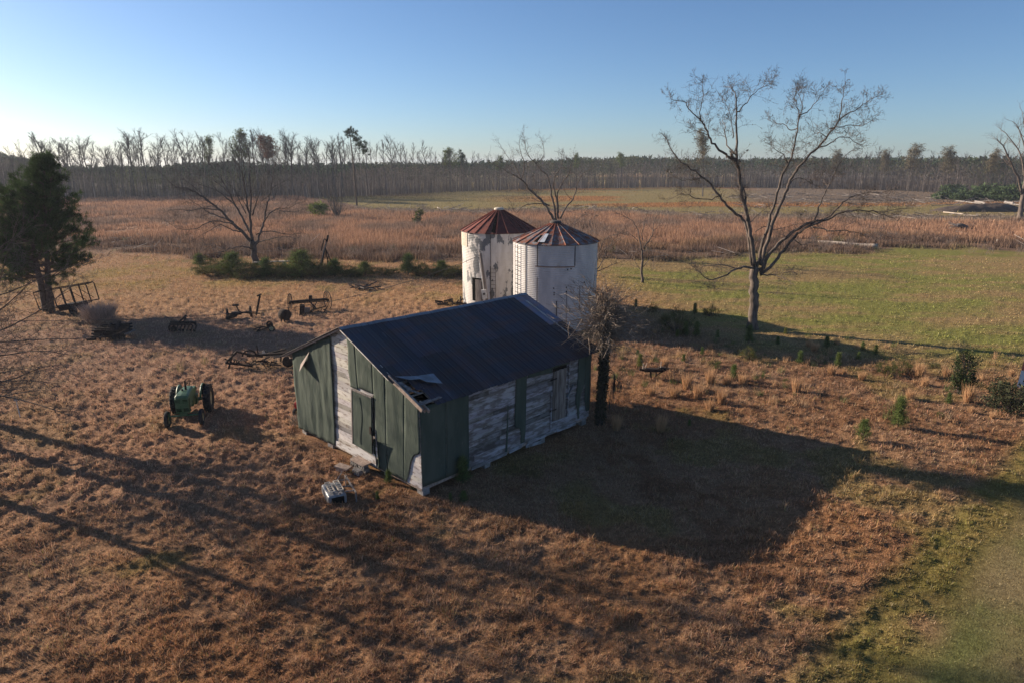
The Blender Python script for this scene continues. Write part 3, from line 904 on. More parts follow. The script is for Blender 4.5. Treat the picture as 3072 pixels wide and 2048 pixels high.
# light skylight strip and dark gaps in the near roof
def roof_patch(t, rad, h, apex, ang, w, f0, f1, mtl, name, lift=.035):
    ro, ri = rad + .13, .34
    m = MB()
    q = []
    for f, s in ((f0, -1), (f0, 1), (f1, 1), (f1, -1)):
        r_ = ro + (ri - ro) * f
        q.append(ptang(r_, ang + s * w, h - .02 + (apex - h + .02) * f + lift))
    m.add(q, [(0, 1, 2, 3)])
    o = m.build(name, mtl, t); sd = o.modifiers.new('thick', 'SOLIDIFY'); sd.thickness = .01
M_SKYL = mat('pale_roof_sheet', (.52, .55, .58), (.44, .46, .48), 3, .35, spec=.6)
roof_patch(binR, bR[2], 6.2, 7.42, a0 + .06, .085, .10, .48, M_SKYL, 'loose_sheet', .06)
roof_patch(binR, bR[2], 6.2, 7.42, a0 - .09, .05, .12, .42, M_DARK, 'roof_gap', .03)
roof_patch(binL, bL[2], 6.2, 7.86, bang(bL, 1480), .05, .05, .85, M_DARK, 'roof_gap', .03)

# leaning pole with a meter box
M_POLE = mat('grey_pole', (.20, .17, .15), (.11, .09, .08), 8, .95, .4, 30, (1, 1, .1))
M_BOXW = mat('pale_box', (.58, .57, .55), (.45, .43, .40), 6, .5, spec=.4)
pole = empty('utility_pole', (-2.15, 51.5, 0))
tag(pole, 'short leaning wooden pole with a pale meter box in front of the farther grain bin', 'pole')
m = MB(); m.tube([(.33, 0, -.1), (.03, 0, 2.4), (-.30, 0, 4.95)], [.13, .12, .10], 10); m.build('post', M_POLE, pole, True)
m = MB(); m.tube([(.03, -.16, .9), (-.06, -.15, 2.0), (-.36, -.13, 4.2)], .028, 6); m.build('conduit', M_BOXW, pole, True)
m = MB(); m.box((-.02, -.22, 1.75), (.40, .16, .72), (0, -.12, 0)); m.build('meter_box', M_BOXW, pole)
m = MB(); m.lathe([(0, -.34), (.09, -.34), (.10, -.30), (.10, -.28)], 14, (-.03, 0, 1.78), 'y'); m.build('meter', M_SEAM, pole)
wp = [P(1440, 766, 51.4), P(1384, 791, 51.0), P(1250, 838, 50.3), P(1100, 880, 49.5), P(1000, 903, 49), P(880, 922, 48), P(775, 934, 47), P(600, 948, 45.6), P(431, 958, 44), P(215, 962, 42.2), P(0, 964, 40), P(-300, 960, 37.5), P(-700, 940, 34)]
m = MB(); m.tube(wp, .018, 5)
tag(m.build('power_line', M_SEAM), 'thin dark wire sagging from the leaning pole towards the left edge', 'wire')
# ------------------------------------------------------------------ trees
def rvec(s=1.0):
    return np.array([random.gauss(0, s), random.gauss(0, s), random.gauss(0, s)])
def unit(v):
    return v / (np.linalg.norm(v) + 1e-9)
def smooth_poly(pts, k=3):
    pts = [np.asarray(q, float) for q in pts]
    out = []
    n = len(pts)
    for i in range(n - 1):
        p0, p1, p2, p3 = pts[max(i - 1, 0)], pts[i], pts[i + 1], pts[min(i + 2, n - 1)]
        for j in range(k):
            t = j / k
            out.append(.5 * ((2 * p1) + (-p0 + p2) * t + (2 * p0 - 5 * p1 + 4 * p2 - p3) * t * t + (-p0 + 3 * p1 - 3 * p2 + p3) * t ** 3))
    out.append(pts[-1])
    return out
class Twigs:
    def __init__(s):
        s.mb = MB(); s.tr = []; s.tips = []
    def thin(s, a, b, w):
        d = b - a
        x = unit(np.cross(d, rvec())) * w * .5
        s.tr.append((a - x, a + x, b))
        x2 = unit(np.cross(d, x)) * w * .5
        s.tr.append((a - x2, a + x2, b))
    def branch(s, p, d, L, r, lev, up=.15, wob=.25, kids=5, sides=4, kl=.5, ang=.8):
        n = max(3, int(L / .35)) if lev > 0 else 2
        n = min(n, 9)
        pts = [p]; dd = unit(d)
        for i in range(n):
            dd = unit(dd + rvec(wob) + np.array([0, 0, up]) * .5)
            pts.append(pts[-1] + dd * L / n)
        if lev == 0:
            s.thin(pts[0], pts[-1], r * 2)
            s.tips.append(pts[-1])
            return
        rad = [max(r * (1 - .75 * i / n), .004) for i in range(n + 1)]
        s.mb.tube(pts, rad, sides if lev > 1 else 3, cap=False)
        s.tips.append(pts[-1])
        for k in range(kids):
            f = random.uniform(.2, 1.0)
            i = min(int(f * n), n - 1); t = f * n - i
            q = pts[i] + (pts[i + 1] - pts[i]) * t
            ax = unit(pts[i + 1] - pts[i])
            side = unit(np.cross(ax, rvec()))
            s.branch(q, ax * math.cos(ang) + side * math.sin(ang), L * kl * random.uniform(.6, 1.25), max(r * .45 * (1 - .5 * f), .006), lev - 1, up, wob, max(2, kids - 1), sides, kl, ang)
    def build_thin(s, name, m, par, col=None):
        return soup(name, np.array(s.tr), col, m, par)

def traced_tree(name, label, cat, base_px, Y, trunk, limbs, conv, ax_r, twig, seed, bark=None, twm=None, side=7, group=None):
    """limbs: list of (points in photo pixels, start radius, end radius, depth drift in metres)"""
    random.seed(seed)
    b = P(base_px[0], base_px[1], Y); b[2] = float(gz(b[:1], b[1:2])[0])
    t = empty(name, tuple(b))
    tag(t, label, cat, group)
    tm = MB(); tw = Twigs()
    for li, (pts, r0, r1, dr) in enumerate([trunk] + limbs):
        n = len(pts)
        q = []
        dl = 0
        for i, (zx, zy) in enumerate(pts):
            f = i / max(n - 1, 1)
            q.append(P(*conv(zx, zy), Y + dr[0] + (dr[1] - dr[0]) * f) - b)
        if li == 0: q[0] = np.array([q[0][0], q[0][1], -.15])
        q = smooth_poly(q, 3)
        k = len(q)
        rs_ = twig.get('rs', 1.0) if li else 1.0
        rad = [rs_ * r0 + (r1 * rs_ - r0 * rs_) * (i / (k - 1)) ** .8 for i in range(k)]
        if li == 0: rad[0] *= 1.5; rad[1] *= 1.15
        q2 = [q[0]] + [v + rvec(.03 + .1 * rad[i]) for i, v in enumerate(q[1:], 1)]
        tm.tube(q2, rad, side if r0 > .06 else 5, cap=True)
        if li == 0: continue
        length = sum(np.linalg.norm(q2[i + 1] - q2[i]) for i in range(k - 1))
        cnt = int(length * twig['dens'])
        for c in range(cnt):
            f = random.uniform(twig.get('f0', .15), 1) ** .85
            i = min(int(f * (k - 1)), k - 2)
            p = q2[i] + (q2[i + 1] - q2[i]) * (f * (k - 1) - i)
            a = unit(q2[i + 1] - q2[i])
            sd = unit(np.cross(a, rvec()))
            ang = random.uniform(.5, 1.1)
            L = twig['len'] * random.uniform(.45, 1.3) * (1.15 - .55 * f)
            tw.branch(p, a * math.cos(ang) + sd * math.sin(ang), L, max(twig['r'] * (.4 + rad[i] * 5), .009), twig['lev'], twig['up'], twig['wob'], twig['kids'])
        tw.branch(q2[-1], q2[-1] - q2[-2], twig['len'] * .5, max(r1, .01), twig['lev'], twig['up'], twig['wob'], twig['kids'])
    tm.build('trunk', bark or M_BARK, t, True)
    cr = tw.mb.build('crown', twm or M_TWIG, t, False, False)
    tw.build_thin('twigs', twm or M_TWIG, cr)
    return t, tw, b

cv = lambda x, y: (1950 + .4145 * x, 200 + .4145 * y)
big_limbs = [
    ([(742, 1440), (715, 1250), (690, 1130), (655, 1095), (560, 1010), (500, 940), (440, 860), (390, 810), (330, 760), (240, 710), (190, 650), (150, 590), (115, 520)], .17, .03, (0, 1.5)),
    ([(390, 810), (300, 818), (230, 825), (170, 790)], .06, .015, (.9, 1.8)),
    ([(500, 940), (420, 965), (330, 955), (260, 920), (180, 940)], .06, .015, (.6, -.8)),
    ([(752, 1450), (735, 1300), (720, 1180), (700, 1080), (672, 960), (655, 870), (640, 750), (625, 700), (600, 670)], .20, .13, (0, -1)),
    ([(700, 1120), (690, 1000), (685, 900), (672, 870)], .10, .07, (-.4, .2)),
    ([(600, 675), (560, 650), (500, 600), (450, 550), (420, 490), (400, 430), (370, 400), (340, 370), (290, 320), (260, 265), (200, 245), (150, 235)], .12, .018, (-1, -3)),
    ([(625, 700), (630, 550), (625, 400), (625, 240), (600, 170), (570, 140)], .12, .018, (-1, 1)),
    ([(625, 330), (680, 290), (720, 235), (770, 180), (830, 150), (885, 122)], .06, .015, (0, 2)),
    ([(620, 640), (560, 570), (540, 480), (545, 430), (520, 380)], .07, .015, (-1, 1.5)),
    ([(370, 400), (365, 300), (385, 200), (370, 110)], .05, .012, (-2.2, -3)),
    ([(600, 520), (590, 400), (560, 300), (520, 230)], .05, .012, (-.6, .8)),
    ([(420, 490), (350, 470), (300, 455)], .04, .012, (-1.8, -2.6)),
    ([(775, 1450), (800, 1350), (840, 1200), (880, 1080), (920, 920), (960, 780), (1000, 700), (1030, 640), (1050, 520), (1070, 440), (1080, 340), (1060, 280), (1050, 210), (1070, 150)], .17, .018, (0, 2.5)),
    ([(1070, 440), (1020, 460), (960, 420), (900, 410), (850, 380)], .06, .012, (1.7, 3)),
    ([(1080, 350), (1140, 330), (1180, 280), (1230, 220), (1270, 150)], .06, .012, (2, 1)),
    ([(1085, 370), (1100, 290), (1080, 200), (1120, 150)], .05, .012, (2, 3.5)),
    ([(1000, 700), (960, 640), (900, 600), (870, 570)], .05, .012, (1, -.6)),
    ([(800, 1440), (860, 1250), (900, 1100), (960, 960), (1000, 860), (1030, 800), (1080, 720), (1150, 650), (1210, 590), (1270, 520), (1330, 450), (1370, 390), (1430, 340), (1500, 310), (1560, 260), (1640, 215)], .18, .018, (0, -2.5)),
    ([(1370, 390), (1385, 300), (1395, 220), (1410, 110)], .06, .012, (-1.9, -3.4)),
    ([(1230, 580), (1300, 560), (1370, 515), (1430, 515), (1490, 550), (1545, 585)], .06, .012, (-1.6, -.2)),
    ([(1300, 450), (1370, 440), (1450, 425), (1540, 430), (1600, 395)], .06, .012, (-1.8, -3)),
    ([(1280, 510), (1230, 480), (1190, 490), (1180, 400)], .04, .012, (-1.7, -1)),
    ([(1000, 860), (1060, 810), (1120, 820), (1180, 855), (1250, 870)], .05, .015, (-1, .8)),
    ([(790, 1480), (860, 1360), (930, 1280), (1000, 1230), (1080, 1170), (1170, 1130), (1260, 1115), (1350, 1070), (1430, 1045), (1520, 1040), (1620, 1045), (1700, 1050), (1850, 1028)], .20, .02, (0, -3)),
    ([(1170, 1160), (1240, 1170), (1310, 1195), (1400, 1185), (1480, 1200), (1580, 1225)], .09, .015, (-1.4, -3.5)),
    ([(1260, 1110), (1330, 1060), (1400, 980), (1470, 940), (1540, 920), (1640, 915), (1730, 905)], .09, .015, (-1.5, .5)),
    ([(1190, 1110), (1220, 1020), (1260, 920), (1300, 850), (1330, 780), (1370, 710), (1420, 640), (1470, 600)], .07, .012, (-1.3, -2)),
    ([(795, 1500), (900, 1420), (970, 1330), (1030, 1250), (1090, 1200), (1170, 1145)], .15, .10, (0, -1.4)),
    ([(1620, 1045), (1700, 1080), (1770, 1105)], .05, .012, (-2.4, -2)),
    ([(1050, 1255), (1090, 1290), (1140, 1280), (1190, 1275)], .05, .015, (-1, -.2)),
    ([(775, 1460), (700, 1450), (640, 1460), (560, 1500), (470, 1540), (410, 1535), (360, 1490), (310, 1450)], .12, .02, (0, -3)),
    ([(640, 1460), (560, 1445), (470, 1440), (400, 1440), (360, 1462)], .06, .015, (-.8, -.6)),
    ([(800, 1510), (870, 1505), (940, 1520), (1000, 1545)], .08, .015, (0, -1.5)),
    ([(950, 1515), (980, 1485), (1040, 1490), (1080, 1510)], .04, .01, (-1, -1.6)),
    ([(745, 1360), (660, 1350), (590, 1350), (520, 1362)], .05, .012, (0, 1.5)),
    ([(760, 1200), (820, 1160), (900, 1180), (1000, 1160), (1080, 1140)], .05, .012, (.5, 2)),
    ([(720, 1130), (770, 1080), (830, 1040), (850, 1000)], .05, .012, (0, 1.4)),
]
t, tw, b0 = traced_tree('bare_tree', 'large bare pecan tree with wide forked limbs standing alone right of the bins', 'tree', (2258, 985), 47.2,
    ([(743, 1894), (745, 1780), (750, 1660), (752, 1560), (762, 1450)], .34, .30, (0, 0)), big_limbs, cv, None,
    dict(dens=4.2, len=1.35, r=.015, lev=2, up=.16, wob=.32, kids=6, f0=.28, rs=.78), 101, M_BARK, M_TWIG, 9)
pods = []
random.seed(4)
for q in random.sample(tw.tips, 26):
    for _ in range(6):
        a = q + rvec(.05); pods.append((a, a + rvec(.07), a + rvec(.07)))
soup('dry_pods', np.array(pods), None, M_TWIGD, t)

cv2 = lambda x, y: (480 + .2742 * x, 400 + .2742 * y)
left_limbs = [
    ([(1010, 1200), (930, 1110), (850, 1030), (790, 970), (720, 910), (650, 840), (590, 790), (520, 740), (440, 680), (340, 620), (250, 600), (180, 590), (110, 540), (60, 490)], .24, .03, (0, -3)),
    ([(800, 985), (700, 930), (590, 895), (500, 845), (420, 790), (340, 740), (290, 700)], .11, .02, (-1, 2)),
    ([(850, 1050), (760, 985), (650, 965), (540, 970), (430, 1030), (330, 1055), (230, 1050), (150, 1020)], .10, .02, (-.6, -4)),
    ([(880, 1080), (800, 1060), (720, 1020), (650, 1005), (570, 1050), (500, 1090), (430, 1130)], .09, .02, (-.5, -5)),
    ([(600, 800), (480, 700), (420, 640), (350, 570), (270, 510), (210, 430)], .10, .02, (-1.7, .5)),
    ([(650, 840), (560, 830), (440, 825), (330, 850), (220, 830), (120, 840)], .08, .02, (-1.5, -5)),
    ([(990, 1090), (930, 980), (880, 890), (830, 800), (760, 650), (700, 560), (640, 450), (570, 370), (530, 320)], .17, .03, (0, 3)),
    ([(830, 790), (740, 720), (640, 640), (560, 600), (450, 570), (380, 530)], .10, .02, (1.5, 4)),
    ([(760, 660), (680, 580), (600, 530), (540, 490), (450, 460), (330, 430)], .09, .02, (2, 5)),
    ([(940, 880), (870, 740), (830, 640), (740, 540), (700, 510)], .08, .02, (1, 3)),
    ([(1010, 1190), (995, 1050), (985, 920), (960, 800), (940, 680), (915, 520), (890, 420), (860, 350)], .24, .03, (0, -2)),
    ([(985, 920), (1000, 750), (990, 600), (985, 450), (990, 350), (960, 200)], .14, .025, (-.6, 1.5)),
    ([(1010, 900), (1050, 770), (1090, 650), (1120, 520), (1140, 440)], .10, .02, (-.5, -2.4)),
    ([(915, 520), (930, 430), (920, 340), (880, 250)], .06, .02, (-1.4, -2)),
    ([(975, 870), (930, 780), (880, 700), (800, 670)], .07, .02, (-.6, -2.6)),
    ([(1040, 1240), (1070, 1170), (1110, 1050), (1140, 960), (1160, 830), (1190, 720), (1210, 620), (1230, 500), (1250, 400), (1280, 300)], .18, .03, (0, 2.5)),
    ([(1140, 970), (1200, 880), (1270, 830), (1350, 820), (1440, 800), (1530, 750)], .10, .02, (.8, -2)),
    ([(1270, 835), (1350, 850), (1450, 860), (1560, 840)], .06, .02, (0, -3)),
    ([(1200, 670), (1130, 730), (1060, 790)], .05, .02, (1.6, 0)),
    ([(1210, 620), (1290, 560), (1350, 540), (1420, 500)], .06, .02, (1.8, 4)),
    ([(1040, 1240), (1090, 1190), (1180, 1165), (1280, 1140), (1380, 1130), (1500, 1150)], .10, .02, (0, -4)),
    ([(1050, 1110), (1130, 1080), (1250, 1075), (1350, 1100), (1460, 1105), (1560, 1095)], .09, .02, (0, 3)),
    ([(1015, 1280), (970, 1250), (900, 1240), (820, 1250), (740, 1275), (660, 1300), (560, 1320), (470, 1340)], .12, .02, (0, -5)),
    ([(930, 1250), (880, 1280), (850, 1310)], .05, .02, (-.6, -1.6)),
]
traced_tree('bare_tree', 'wide dark bare tree with low spreading limbs at the left edge of the yard', 'tree', (766, 796), 78.9,
    ([(1048, 1445), (1032, 1340), (1020, 1260), (1008, 1180)], .40, .33, (0, 0)), left_limbs, cv2, None,
    dict(dens=2.2, len=2.6, r=.024, lev=2, up=.02, wob=.22, kids=6, f0=.2, rs=.85), 102, M_TWIGD, M_TWIGD, 8)

cv3 = lambda x, y: (1300 + .4145 * x, 350 + .4145 * y)
mid_limbs = [
    ([(880, 760), (870, 735), (830, 670), (790, 620), (750, 580), (690, 520), (640, 460), (580, 420), (520, 390), (460, 360), (400, 330)], .26, .02, (0, -2)),
    ([(640, 460), (610, 390), (570, 330), (520, 270), (480, 200)], .09, .015, (-1.3, .6)),
    ([(640, 450), (660, 350), (640, 280), (620, 200), (640, 140)], .09, .015, (-1.3, -3)),
    ([(820, 655), (790, 610), (740, 560), (690, 520)], .12, .05, (0, 1)),
    ([(890, 760), (870, 620), (850, 540), (830, 440), (780, 390), (740, 340), (700, 300), (670, 240), (655, 160)], .20, .02, (0, 2)),
    ([(740, 340), (790, 300), (800, 230), (770, 150)], .08, .015, (1.2, 3)),
    ([(830, 440), (770, 480), (730, 470)], .06, .02, (1, 0)),
    ([(905, 740), (890, 600), (870, 510), (880, 430), (910, 390), (940, 320), (945, 280)], .17, .02, (0, -2)),
    ([(905, 700), (900, 560), (940, 470), (980, 420), (995, 350), (1020, 300)], .13, .02, (0, -3)),
    ([(920, 740), (960, 660), (1010, 600), (1030, 530), (1050, 470), (1090, 410), (1140, 375)], .17, .02, (0, 2)),
    ([(1010, 600), (960, 560), (940, 500)], .07, .015, (.8, 0)),
    ([(840, 645), (740, 630), (650, 650), (600, 700), (560, 620)], .10, .02, (0, -2.5)),
    ([(830, 640), (760, 610), (690, 590), (600, 600)], .08, .015, (0, 2.4)),
]
traced_tree('bare_tree', 'bare tree with twisting upright limbs directly behind the grain bins', 'tree', (1672, 757), 88.0,
    ([(895, 985), (893, 880), (888, 760)], .42, .36, (0, 0)), mid_limbs, cv3, None,
    dict(dens=1.8, len=2.0, r=.024, lev=2, up=.22, wob=.3, kids=5, f0=.3, rs=.8), 103, M_BARK, M_TWIG, 7)
sm_limbs = [
    ([(1512, 975), (1490, 890), (1480, 820), (1440, 760), (1380, 720), (1320, 700)], .08, .012, (0, 1)),
    ([(1525, 960), (1560, 900), (1590, 830), (1600, 750), (1640, 690)], .09, .012, (0, -1)),
    ([(1515, 900), (1510, 850), (1530, 760), (1550, 690)], .06, .012, (0, 1.2)),
    ([(1515, 1090), (1560, 1040), (1620, 1020), (1680, 990)], .05, .012, (0, -1.5)),
    ([(1590, 830), (1630, 790), (1650, 740)], .04, .01, (-.6, .4)),
    ([(1512, 1120), (1460, 1060), (1440, 1010)], .04, .01, (0, .8)),
    ([(1480, 900), (1440, 860), (1400, 850)], .04, .01, (.3, -1)),
]
traced_tree('bare_tree', 'small slim bare tree in the rough grass just right of the bins', 'tree', (1927, 850), 66.5,
    ([(1510, 1205), (1508, 1090), (1515, 970)], .14, .10, (0, 0)), sm_limbs, cv3, None,
    dict(dens=1.3, len=1.5, r=.04, lev=2, up=.15, wob=.25, kids=4, f0=.1), 104, M_BARK, M_TWIG, 6)
br_limbs = [
    ([(1180, 1110), (1220, 1060), (1260, 960), (1300, 900), (1330, 860)], .07, .012, (0, 1)),
    ([(1190, 1120), (1260, 1090), (1320, 1060), (1380, 1040)], .06, .012, (0, -1)),
    ([(1170, 1100), (1130, 1000), (1140, 900), (1150, 760), (1190, 700)], .06, .012, (0, 1)),
    ([(1180, 1090), (1190, 1000), (1250, 880), (1340, 850), (1380, 820)], .06, .012, (0, 2)),
    ([(1160, 1090), (1080, 960), (1020, 800), (1060, 730), (1100, 690)], .06, .012, (0, 1)),
    ([(1180, 1100), (1200, 990), (1300, 930), (1340, 870)], .06, .012, (0, -1)),
]
traced_tree('bare_sapling_clump', 'brushy clump of thin bare stems behind the right side of the nearer bin', 'shrub', (1790, 830), 71.0,
    ([(1182, 1160), (1182, 1130), (1180, 1100)], .08, .07, (0, 0)), br_limbs, cv3, None,
    dict(dens=2.0, len=1.5, r=.04, lev=2, up=.12, wob=.25, kids=4, f0=.1), 105, M_BARK, M_TWIG, 5)

# trees standing beyond the left edge, whose limbs reach in and whose shadows cross the grass
def free_tree(name, label, loc, h, r0, nl, seed, spread=.75, clear=.3, dens=1.3, twl=1.2, rad_scale=1.0, reach=()):
    random.seed(seed)
    t = empty(name, (loc[0], loc[1], 0)); tag(t, label, 'tree')
    tm = MB(); tw = Twigs()
    top = np.array([random.uniform(-.5, .5), random.uniform(-.5, .5), h])
    tr = smooth_poly([np.array([0, 0, -.2]), np.array([.1, .05, h * .3]), np.array([-.1, .1, h * .6]), top], 4)
    k = len(tr)
    tm.tube(tr, [r0 * (1 - .85 * (i / (k - 1))) * (1.3 if i == 0 else 1) for i in range(k)], 9)
    dirs = []
    for i in range(nl):
        f = clear + (1 - clear) * (i + random.random() * .6) / nl
        a = i * 2.4 + random.uniform(-.3, .3)
        dirs.append((f, a, h * (.42 - .22 * f) * random.uniform(.8, 1.2) * spread / .75, random.uniform(.25, .7)))
    dirs += list(reach)
    for f, a, L, el in dirs:
        ii = min(int(f * (k - 1)), k - 2); p = tr[ii] + (tr[ii + 1] - tr[ii]) * (f * (k - 1) - ii)
        d = np.array([math.cos(a) * math.cos(el), math.sin(a) * math.cos(el), math.sin(el)])
        pts = [p]
        for j in range(7):
            d = unit(d + rvec(.12)); pts.append(pts[-1] + d * L / 7)
        rr_ = (r0 * .30 * (1 - .55 * f)) if L > h * .42 * spread / .75 or f < clear else r0 * .42 * (1 - .55 * f)
        if (f, a, L, el) in reach: rr_ = .042
        tm.tube(pts, [rr_ * (1 - .85 * j / 7) + .006 for j in range(8)], 6)
        for c in range(int(L * dens * 2)):
            g = random.uniform(.2, 1); j = min(int(g * 7), 6)
            q = pts[j] + (pts[j + 1] - pts[j]) * (g * 7 - j)
            ax = unit(pts[j + 1] - pts[j]); sd = unit(np.cross(ax, rvec()))
            tw.branch(q, ax * .72 + sd * .7, twl * random.uniform(.5, 1.5) * (1.25 - .5 * g), .010 * rad_scale, 2, .06, .16, 5)
        tw.branch(pts[-1], d, twl, .012 * rad_scale, 2, .04, .18, 4)
    tm.build('trunk', M_BARK, t, True)
    cr = tw.mb.build('crown', M_TWIG, t, False, False)
    tw.build_thin('twigs', M_TWIG, cr)
    return t
free_tree('bare_tree', 'bare tree reaching in from the left edge with long thin twigs before the pine', (-25.2, 27.5), 12.5, .28, 14, 201, .62, .34, 1.3, 1.3, .9,
          reach=[(.18, -.25, 5.6, .10), (.22, .05, 6.6, .16), (.26, -.1, 7.2, .10), (.30, .15, 6.8, .26), (.34, -.2, 7.4, .22), (.38, .0, 6.6, .36), (.42, .2, 6.4, .30), (.46, -.1, 6.8, .42), (.52, .1, 6.0, .45), (.58, -.15, 5.4, .5), (.36, .35, 6.0, .12), (.28, .3, 6.0, .05), (.64, .05, 4.6, .6)])
free_tree('bare_tree', 'lower bare tree at the left edge with twigs low over the grass', (-23.2, 23.7), 10.0, .25, 12, 202, .55, .36, 1.1, 1.2, .9,
          reach=[(.30, .35, 4.4, .05), (.36, .7, 4.0, .15), (.42, .5, 4.6, .2)])

free_tree('bare_tree', 'tall bare tree beyond the left edge whose branching shadow mottles the foreground grass', (-34.5, 33.5), 19.0, .36, 18, 203, .85, .36, 1.2, 1.6, 1.6)

# pollard by the barn corner
random.seed(31)
pb = np.array([4.05, 28.75])
t = empty('vine_covered_tree', (pb[0], pb[1], 0))
tag(t, 'topped dead tree with vine covered trunk and a mop of pale twigs at the barn', 'tree')
m = MB(); tr = smooth_poly([(0, 0, -.3), (.02, 0, 1.4), (.10, 0, 3.0), (.12, 0, 4.4), (.05, 0, 5.5)], 4)
m.tube(tr, [.22, .20, .18, .17, .17, .16, .16, .16, .16, .16, .16, .18, .16, .14, .12, .1, .08], 10)
m.build('trunk', M_TWIGD, t, True)
tw = Twigs()
for i in range(560):
    z = random.gauss(4.75, .62); z = min(max(z, 3.3), 5.8)
    a = random.uniform(0, 6.283)
    d = np.array([math.cos(a), math.sin(a), random.uniform(-.15, .55) + (.35 if z > 5.2 else 0)])
    p = np.array([.08, 0, z]) + d * .12
    L = random.uniform(.5, 2.7) * max(.30, 1 - abs(z - 4.85) / 2.0) * (1.3 if math.cos(a) < -.2 else 1.0)
    pts = [p]; dd = unit(d)
    for j in range(6):
        dd = unit(dd + rvec(.30) + np.array([0, 0, .04 - .03 * j * (.4 if z > 5 else 1)])); pts.append(pts[-1] + dd * L / 6)
    tw.mb.tube(pts, [.016, .014, .012, .010, .008, .007, .005], 3, cap=False)
    for c in range(5):
        j = random.randint(1, 5); q = pts[j]; tw.thin(q, q + unit(unit(pts[j + 1] - pts[j]) + rvec(.55)) * random.uniform(.2, .6), .016)
M_PALE = mat('pale_dead_twigs', (.31, .245, .19), (.18, .14, .11), 3, .95)
cr = tw.mb.build('crown', M_PALE, t, False, False); tw.build_thin('twigs', M_PALE, cr)
vt, vc = [], []
for i in range(5200):
    z = random.uniform(0, 4.4) ** 1.0; a = random.uniform(0, 6.283); r_ = .16 + abs(random.gauss(0, .03))
    p = np.array([.1 * z / 3 + r_ * math.cos(a), r_ * math.sin(a), z]); s_ = .06
    vt.append((p, p + rvec(s_), p + rvec(s_))); k = random.uniform(.5, 1.4); vc.append((.075 * k, .07 * k, .045 * k))
soup('vine', np.array(vt), np.array(vc), M_NEEDLE, t)
m = MB()
for x, y0, z0, L, k_ in ((.62, .1, 2.4, 1.4, 26), (.78, -.1, 2.2, .8, 18), (.98, .2, 1.9, .6, 16), (.45, -.1, 1.3, .9, 10)):
    m.tube([(.2, 0, z0 + .4), (x * .6, y0, z0 + .3), (x, y0, z0)], [.015, .012, .012], 4)
    for _ in range(k_):
        q = np.array([x + random.gauss(0, .06), y0 + random.gauss(0, .06), z0 - random.uniform(0, .3) * L])
        m.tube([q, q + np.array([random.gauss(0, .03), random.gauss(0, .03), -L * random.uniform(.3, .7)])], [.012, .004], 3, cap=False)
m.build('hanging_strands', M_TWIGD, t, True)  # clusters of thin dark strands hung right of the trunk

# ---- pines
def needle_tris(cs, ds, n, L, w, cols, spread=.8):
    T, C = [], []
    for c, d, cc in zip(cs, ds, cols):
        k = n
        v = np.array(d)[None] + rng.normal(0, spread, (k, 3))
        v /= np.linalg.norm(v, axis=1)[:, None] + 1e-9
        st = np.array(c)[None] + rng.normal(0, L * .18, (k, 3))
        Ls = L * rng.uniform(.55, 1.15, k)
        sd = np.cross(v, rng.normal(0, 1, (k, 3))); sd /= np.linalg.norm(sd, axis=1)[:, None] + 1e-9
        T.append(np.stack([st - sd * w / 2, st + sd * w / 2, st + v * Ls[:, None]], 1))
        C.append(np.array(cc)[None] * rng.uniform(.55, 1.5, (k, 1)) * np.ones((1, 3)))
    return np.concatenate(T), np.concatenate(C)
random.seed(41)
pt = empty('pine_tree', (-37.75, 53.0, 0))
tag(pt, 'dense dark green pine with two stems standing at the left edge behind the cage trailer', 'tree')
m = MB()
stems = [smooth_poly([(-.15, 0, -.2), (-.2, 0, 2.2), (-.35, .1, 4.2), (-.35, .2, 7.0), (.1, .3, 9.6)], 4), smooth_poly([(.25, 0, -.2), (.35, 0, 2.0), (.7, 0, 4.5), (1.3, -.2, 8.0), (1.75, 0, 11.7)], 4)]
for s_ in stems:
    k = len(s_); m.tube(s_, [.30 - .24 * i / (k - 1) for i in range(k)], 9)
m.build('trunk', M_BARKP, pt, True)
m = MB(); cs, ds, cc = [], [], []
for i in range(300):
    s_ = stems[0] if random.random() < .40 else stems[1]
    zt = s_[-1][2]
    z = 2.6 + (zt - 2.6) * random.random() ** .95
    j = min(range(len(s_)), key=lambda q: abs(s_[q][2] - z)); p = s_[j]
    a = random.uniform(0, 6.283)
    f = (z - 2.6) / (11.9 - 2.6)
    L = (4.9 * (1 - f) ** .8 + .5) * random.uniform(.45, 1.08)
    if f < .12: L *= .8
    d = np.array([math.cos(a), math.sin(a), random.uniform(-.12, .40) + .40 * f])
    pts = [p]; dd = unit(d)
    for q in range(5):
        dd = unit(dd + rvec(.10) + np.array([0, 0, .06])); pts.append(pts[-1] + dd * L / 5)
    m.tube(pts, [.05 * (1 - .7 * q / 5) * (.5 + .5 * (1 - f)) for q in range(6)], 4, cap=False)
    nb = int(3 + L * 2.1)
    for q in range(nb):
        g = random.uniform(.45, 1.0)
        jj = min(int(g * 5), 4); c = pts[jj] + (pts[jj + 1] - pts[jj]) * (g * 5 - jj) + rvec(.22) * (.4 + .5 * L / 3)
        kk = random.uniform(.6, 1.4)
        for w_ in range(2):
            cs.append(c + rvec(.12)); ds.append(unit(dd + np.array([0, 0, .6]))); cc.append((.058 * kk, .086 * kk, .032 * kk))
m.build('branches', M_BARKP, pt, False, False)
T, C = needle_tris(cs, ds, 30, .36, .026, cc, .62)
soup('crown', T, C, M_NEEDLE, pt)

